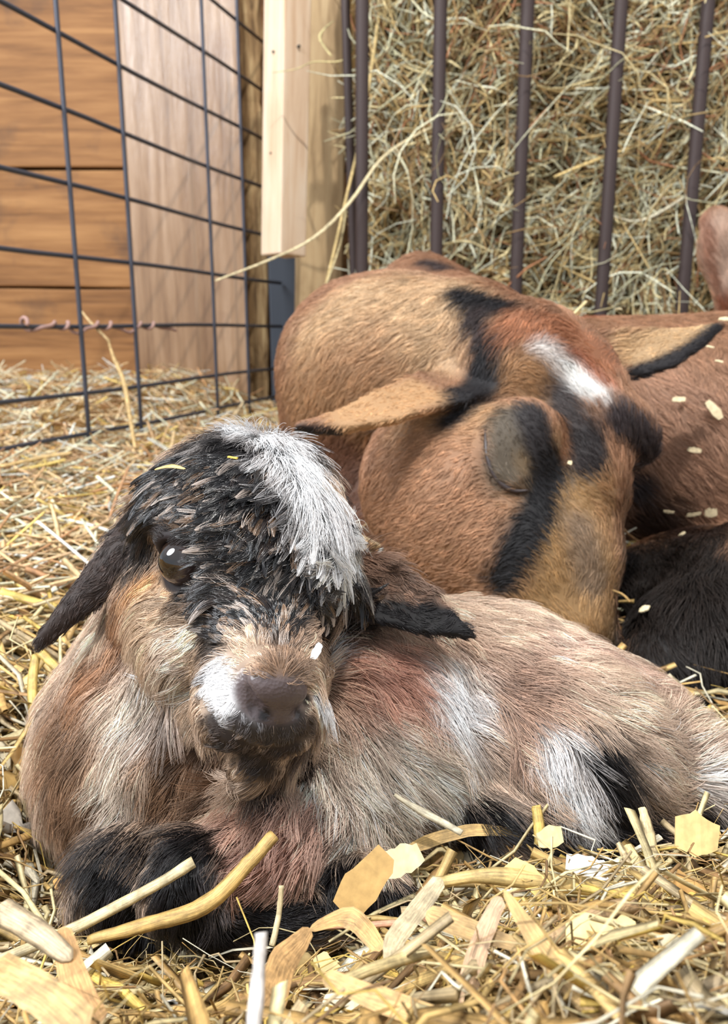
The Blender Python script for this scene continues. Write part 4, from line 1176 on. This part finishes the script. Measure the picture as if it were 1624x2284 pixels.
straw([(720, 2180, .185), (850, 2230, .178), (1060, 2310, .170)], [.0030, .0042, .0040], lin(212, 166, 106), 'wide tan blade slanting to the bottom edge at the middle', th=.045, up=[0, -.5, .85])
straw([(135, 2070, .205), (165, 2170, .192), (215, 2300, .178)], [.0028, .0050, .0052], lin(196, 142, 92), 'brown curled leaf pointing down in the lower left foreground', th=.06, up=[.2, -.6, .7])
straw([(-10, 2025, .215), (70, 2070, .205), (160, 2140, .195)], [.0036, .0032, .0020], lin(190, 172, 150), 'greyish soft blade in the lower left corner', th=.2)
straw([(-20, 2160, .180), (80, 2210, .172), (190, 2300, .165)], [.0050, .0060, .0060], lin(190, 152, 96), 'wide golden blade at the lower left corner', th=.045, up=[.1, -.5, .85])
straw([(690, 2070, .232), (640, 2140, .222), (600, 2230, .205), (560, 2300, .195)], [.0020, .0062, .0070, .0040], lin(204, 152, 98), 'large crumpled brown leaf beside the white stick', th=.06, up=[.2, -.7, .7])
straw([(690, 2075, .240), (780, 2050, .242), (850, 2120, .232)], [.0010, .0050, .0030], lin(196, 148, 88), 'folded brown leaf before the kid\'s hoof', th=.06, up=[0, -.6, .8])
straw([(1210, 2110, .215), (1330, 2040, .222), (1420, 2018, .226)], [.0018, .0026, .0022], lin(176, 140, 108), 'dull brown stalk slanting upward in the right foreground')
straw([(1180, 2100, .200), (1310, 2180, .192), (1450, 2260, .185)], [.0014, .0020, .0018], lin(150, 128, 98), 'dark grey stalk slanting downward in the right foreground')
straw([(1440, 2290, .165), (1540, 2240, .168), (1640, 2180, .172)], [.0022, .0028, .0028], lin(206, 186, 160), 'pale blurred stalk in the lower right corner')
straw([(740, 2200, .19), (860, 2150, .20), (960, 2120, .21)], [.0014, .0018], lin(226, 204, 150), 'thin light straw crossing the bedding in the middle foreground')
straw([(700, 2068, .262), (840, 2062, .262), (950, 2052, .262)], [.0010, .0013], lin(216, 150, 130), 'thin pinkish straw before the kid\'s folded hoof')
straw([(240, 755, 1.24), (255, 800, 1.22), (275, 850, 1.20), (290, 930, 1.16), (302, 1000, 1.12)], [.0024, .0036, .0036, .0030], lin(216, 180, 124), 'tall bent straw standing before the wire panel')
straw([(178, 688, 1.26), (205, 722, 1.25), (245, 762, 1.24)], [.0010, .0028, .0024], lin(222, 190, 140), 'tip of straw caught on the wire panel at eye level')
straw([(0, 1318, .52), (60, 1338, .52), (128, 1356, .52)], [.0034, .0036, .0030], lin(236, 206, 96), 'bright yellow straw beside the kid\'s hanging ear')
straw([(80, 1460, .43), (72, 1530, .42), (78, 1640, .40)], [.0026, .0026], lin(210, 178, 88), 'upright yellow straw under the tip of the kid\'s hanging ear')
straw([(85, 1450, .43), (130, 1492, .42)], [.0026, .0024], lin(214, 182, 92), 'short yellow straw touching the kid\'s neck')
straw([(0, 1555, .44), (70, 1505, .44), (100, 1470, .445)], [.0020, .0022], lin(216, 176, 92), 'slanting yellow straw at the left edge beside the kid\'s neck')
straw([(0, 1040, .93), (100, 960 + 60, .98), (160, 1010, 1.0)], .0030, lin(214, 178, 120), 'long straw lying along the foot of the wire panel')
straw([(345, 1047, .322), (380, 1040, .316), (414, 1046, .313)], [.0006, .0014, .0004], lin(236, 206, 130), 'flat yellow straw flake on the kid\'s dark crown', th=.15)
straw([(508, 1019, .298), (530, 1023, .297)], [.0007, .0008], lin(230, 200, 60), 'tiny yellow straw bit beside the kid\'s white blaze', th=.4)
straw([(1218, 672, .70), (1240, 696, .69), (1262, 714, .685), (1280, 700, .69), (1308, 672, .70)], .0016, lin(232, 212, 160), 'bent pale straw resting between the brown goat\'s ears')
# shavings before the kid
flake(at(812, 1968, .272), cam_vec([.1, .3, .95]), .0235, .0125, 1.15, lin(206, 168, 108), 'large oval golden wood shaving leaning on the kid\'s hoof', bend=.05)
flake(at(1555, 1862, .300), cam_vec([0, .25, .95]), .0150, .0155, .2, lin(240, 206, 142), 'squarish pale wood shaving standing below the kid\'s tail', bend=.04)
flake(at(1310, 1935, .285), cam_vec([0, .7, .7]), .0150, .0085, .2, lin(248, 246, 240), 'white wood shaving in the bedding before the kid\'s thigh', bend=.06)
flake(at(1225, 1868, .302), cam_vec([.1, .5, .8]), .0100, .0075, .5, lin(242, 218, 158), 'small cream wood shaving beside the short upright yellow straw', bend=.08)
flake(at(1340, 2090, .215), cam_vec([0, .6, .8]), .0190, .0130, .4, lin(240, 216, 156), 'broad cream wood shaving in the right foreground', bend=.06)
flake(at(1180, 1960, .262), cam_vec([0, .6, .8]), .0150, .0080, -.3, lin(236, 200, 126), 'golden wood shaving under the long horizontal straw', bend=.05)
flake(at(898, 1918, .288), cam_vec([.2, .4, .85]), .0140, .0100, .6, lin(242, 224, 180), 'cream wood shaving behind the large oval one', bend=.06)
flake(at(706, 1452, .283), cam_vec([.5, .4, .75]), .0068, .0028, 1.1, lin(250, 248, 244), 'white sliver stuck beside the kid\'s muzzle', bend=.03)
# chips lying on the brown goat
for x, y, l, w, a, txt in ((1588, 924, .020, .009, -.7, 'largest pale wood chip on the brown goat\'s side'), (1545, 1006, .0115, .005, .1, 'pale chip below the largest chip on the brown goat\'s side'),
                           (1512, 903, .011, .006, .3, 'small chip beside the largest chip on the brown goat\'s side'), (1580, 792, .008, .0022, 0, 'thin sliver under the brown goat\'s far ear'),
                           (1600, 823, .008, .0022, 0, 'second thin sliver under the brown goat\'s far ear'), (1492, 1132, .009, .0026, .2, 'thin chip where the brown goat\'s side turns dark'),
                           (1545, 1140, .012, .0032, .5, 'slanting sliver on the dark lower side of the brown goat'), (1583, 1138, .010, .008, .4, 'round white chip on the dark lower side of the brown goat'),
                           (1537, 1212, .006, .005, .4, 'tiny pale fleck above the dark fold of the brown goat'), (1455, 1378, .0072, .0055, .7, 'single cream chip on the black belly fur'),
                           (1616, 732, .012, .010, .3, 'white chip beside the tip of the brown goat\'s far ear'), (1378, 704, .012, .003, -.2, 'thin pale chip on the brown goat\'s back'),
                           (1262, 1040, .003, .003, 0, 'tiny cream speck by the brown goat\'s eye')):
    p = DS.hit(x, y); loc, nor, ix, ds = DS.bvh.find_nearest(Vector(p))
    flake(np.array(loc) + np.array(nor) * .009, np.array(nor), l, w, a, lin(226, 208, 168), txt, 'wood chips on the brown goat', 'wood_chip', .05, 'wood chip')
straw([(1366, 1316, .54), (1390, 1326, .54), (1406, 1342, .54)], [.0009, .0012], lin(206, 160, 96), 'thin curved straw between the goat\'s muzzle and dark belly')

# ordinary stalks and shavings near the kid, each one by itself
def where(c):
    v = c - CAM; d = v @ FW; px = CX + (v @ RT) / d * FPX; py = CY - (v @ UP) / d * FPX
    if py > 2130: return 'near the bottom edge ' + ('at the left' if px < 540 else 'at the middle' if px < 1080 else 'at the right')
    if px < 230: return 'beside the kid\'s chest'
    if px < 560: return 'before the kid\'s black knees'
    if px < 900: return 'before the kid\'s folded hoof'
    if px < 1200: return 'before the kid\'s belly'
    if px < 1450: return 'before the kid\'s thigh'
    return 'below the kid\'s tail'
def tone_word(c):
    l = c @ np.array([.3, .55, .15])
    return 'pale' if l > .58 else 'golden' if l > .40 else 'tan' if l > .28 else 'brown'
used = set()
Pn = straw_lines(260, .15, .42, 1.2, .03, .09, k=5, lift=.018)
for P in Pn[:150]:
    w = rng.uniform(.0007, .0017); o = P.mean(0); ln = np.linalg.norm(P[-1] - P[0]); col = pick(STRAWC, 1, STRAWW)
    V, q = strands((P - o)[None], np.full((1, 5), w), np.full((1, 5), w * .5), np.array([[.1, 0, 1.0]]), 6)
    F = [tuple(f) for f in q.tolist()] + [(5, 4, 3, 2, 1, 0), tuple(range(24, 30))]
    me = new_mesh('straw', V, F, m_straw); set_color(me, 'tone', np.tile(col, (len(V), 1))); set_fibre(me, 1, 5, 6)
    yaw = math.degrees(math.atan2(P[-1][1] - P[0][1], P[-1][0] - P[0][0])) % 180
    lie = 'lying sideways' if yaw < 30 or yaw > 150 else 'pointing at the viewer' if 60 < yaw < 120 else 'slanting to the right' if yaw < 90 else 'slanting to the left'
    lab = '%s %s %s straw %s %s' % ('short' if ln < .05 else 'long' if ln > .07 else 'medium', 'thin' if w < .0012 else 'stout', tone_word(col[0]), lie, where(o))
    if lab in used: continue
    used.add(lab)
    tag(link('straw', me, None, o), lab, 'straw', 'loose straw stalks around the kid')
Ps = straw_lines(190, .16, .40, 1.2, .006, .012, k=3, lift=.018, tilt=.1)
for P in Ps[:120]:
    c = P.mean(0) + np.array([0, 0, .004]); l = rng.uniform(.006, .014); w = rng.uniform(.004, .009); col = pick(SHAVEC, 1, [.3, .25, .2, .15, .1])[0]
    lab = '%s %s %s wood shaving %s' % ('tiny' if l < .0085 else 'small' if l < .0115 else 'larger', 'narrow' if w < .0058 else 'broad' if w > .0074 else 'plain', tone_word(col), where(c))
    if lab in used: continue
    used.add(lab)
    flake(c, unit([rng.normal(0, .35), rng.normal(-.35, .3), 1]), l, w, rng.uniform(0, 6), col, lab, 'small wood shavings around the kid', bend=.08)
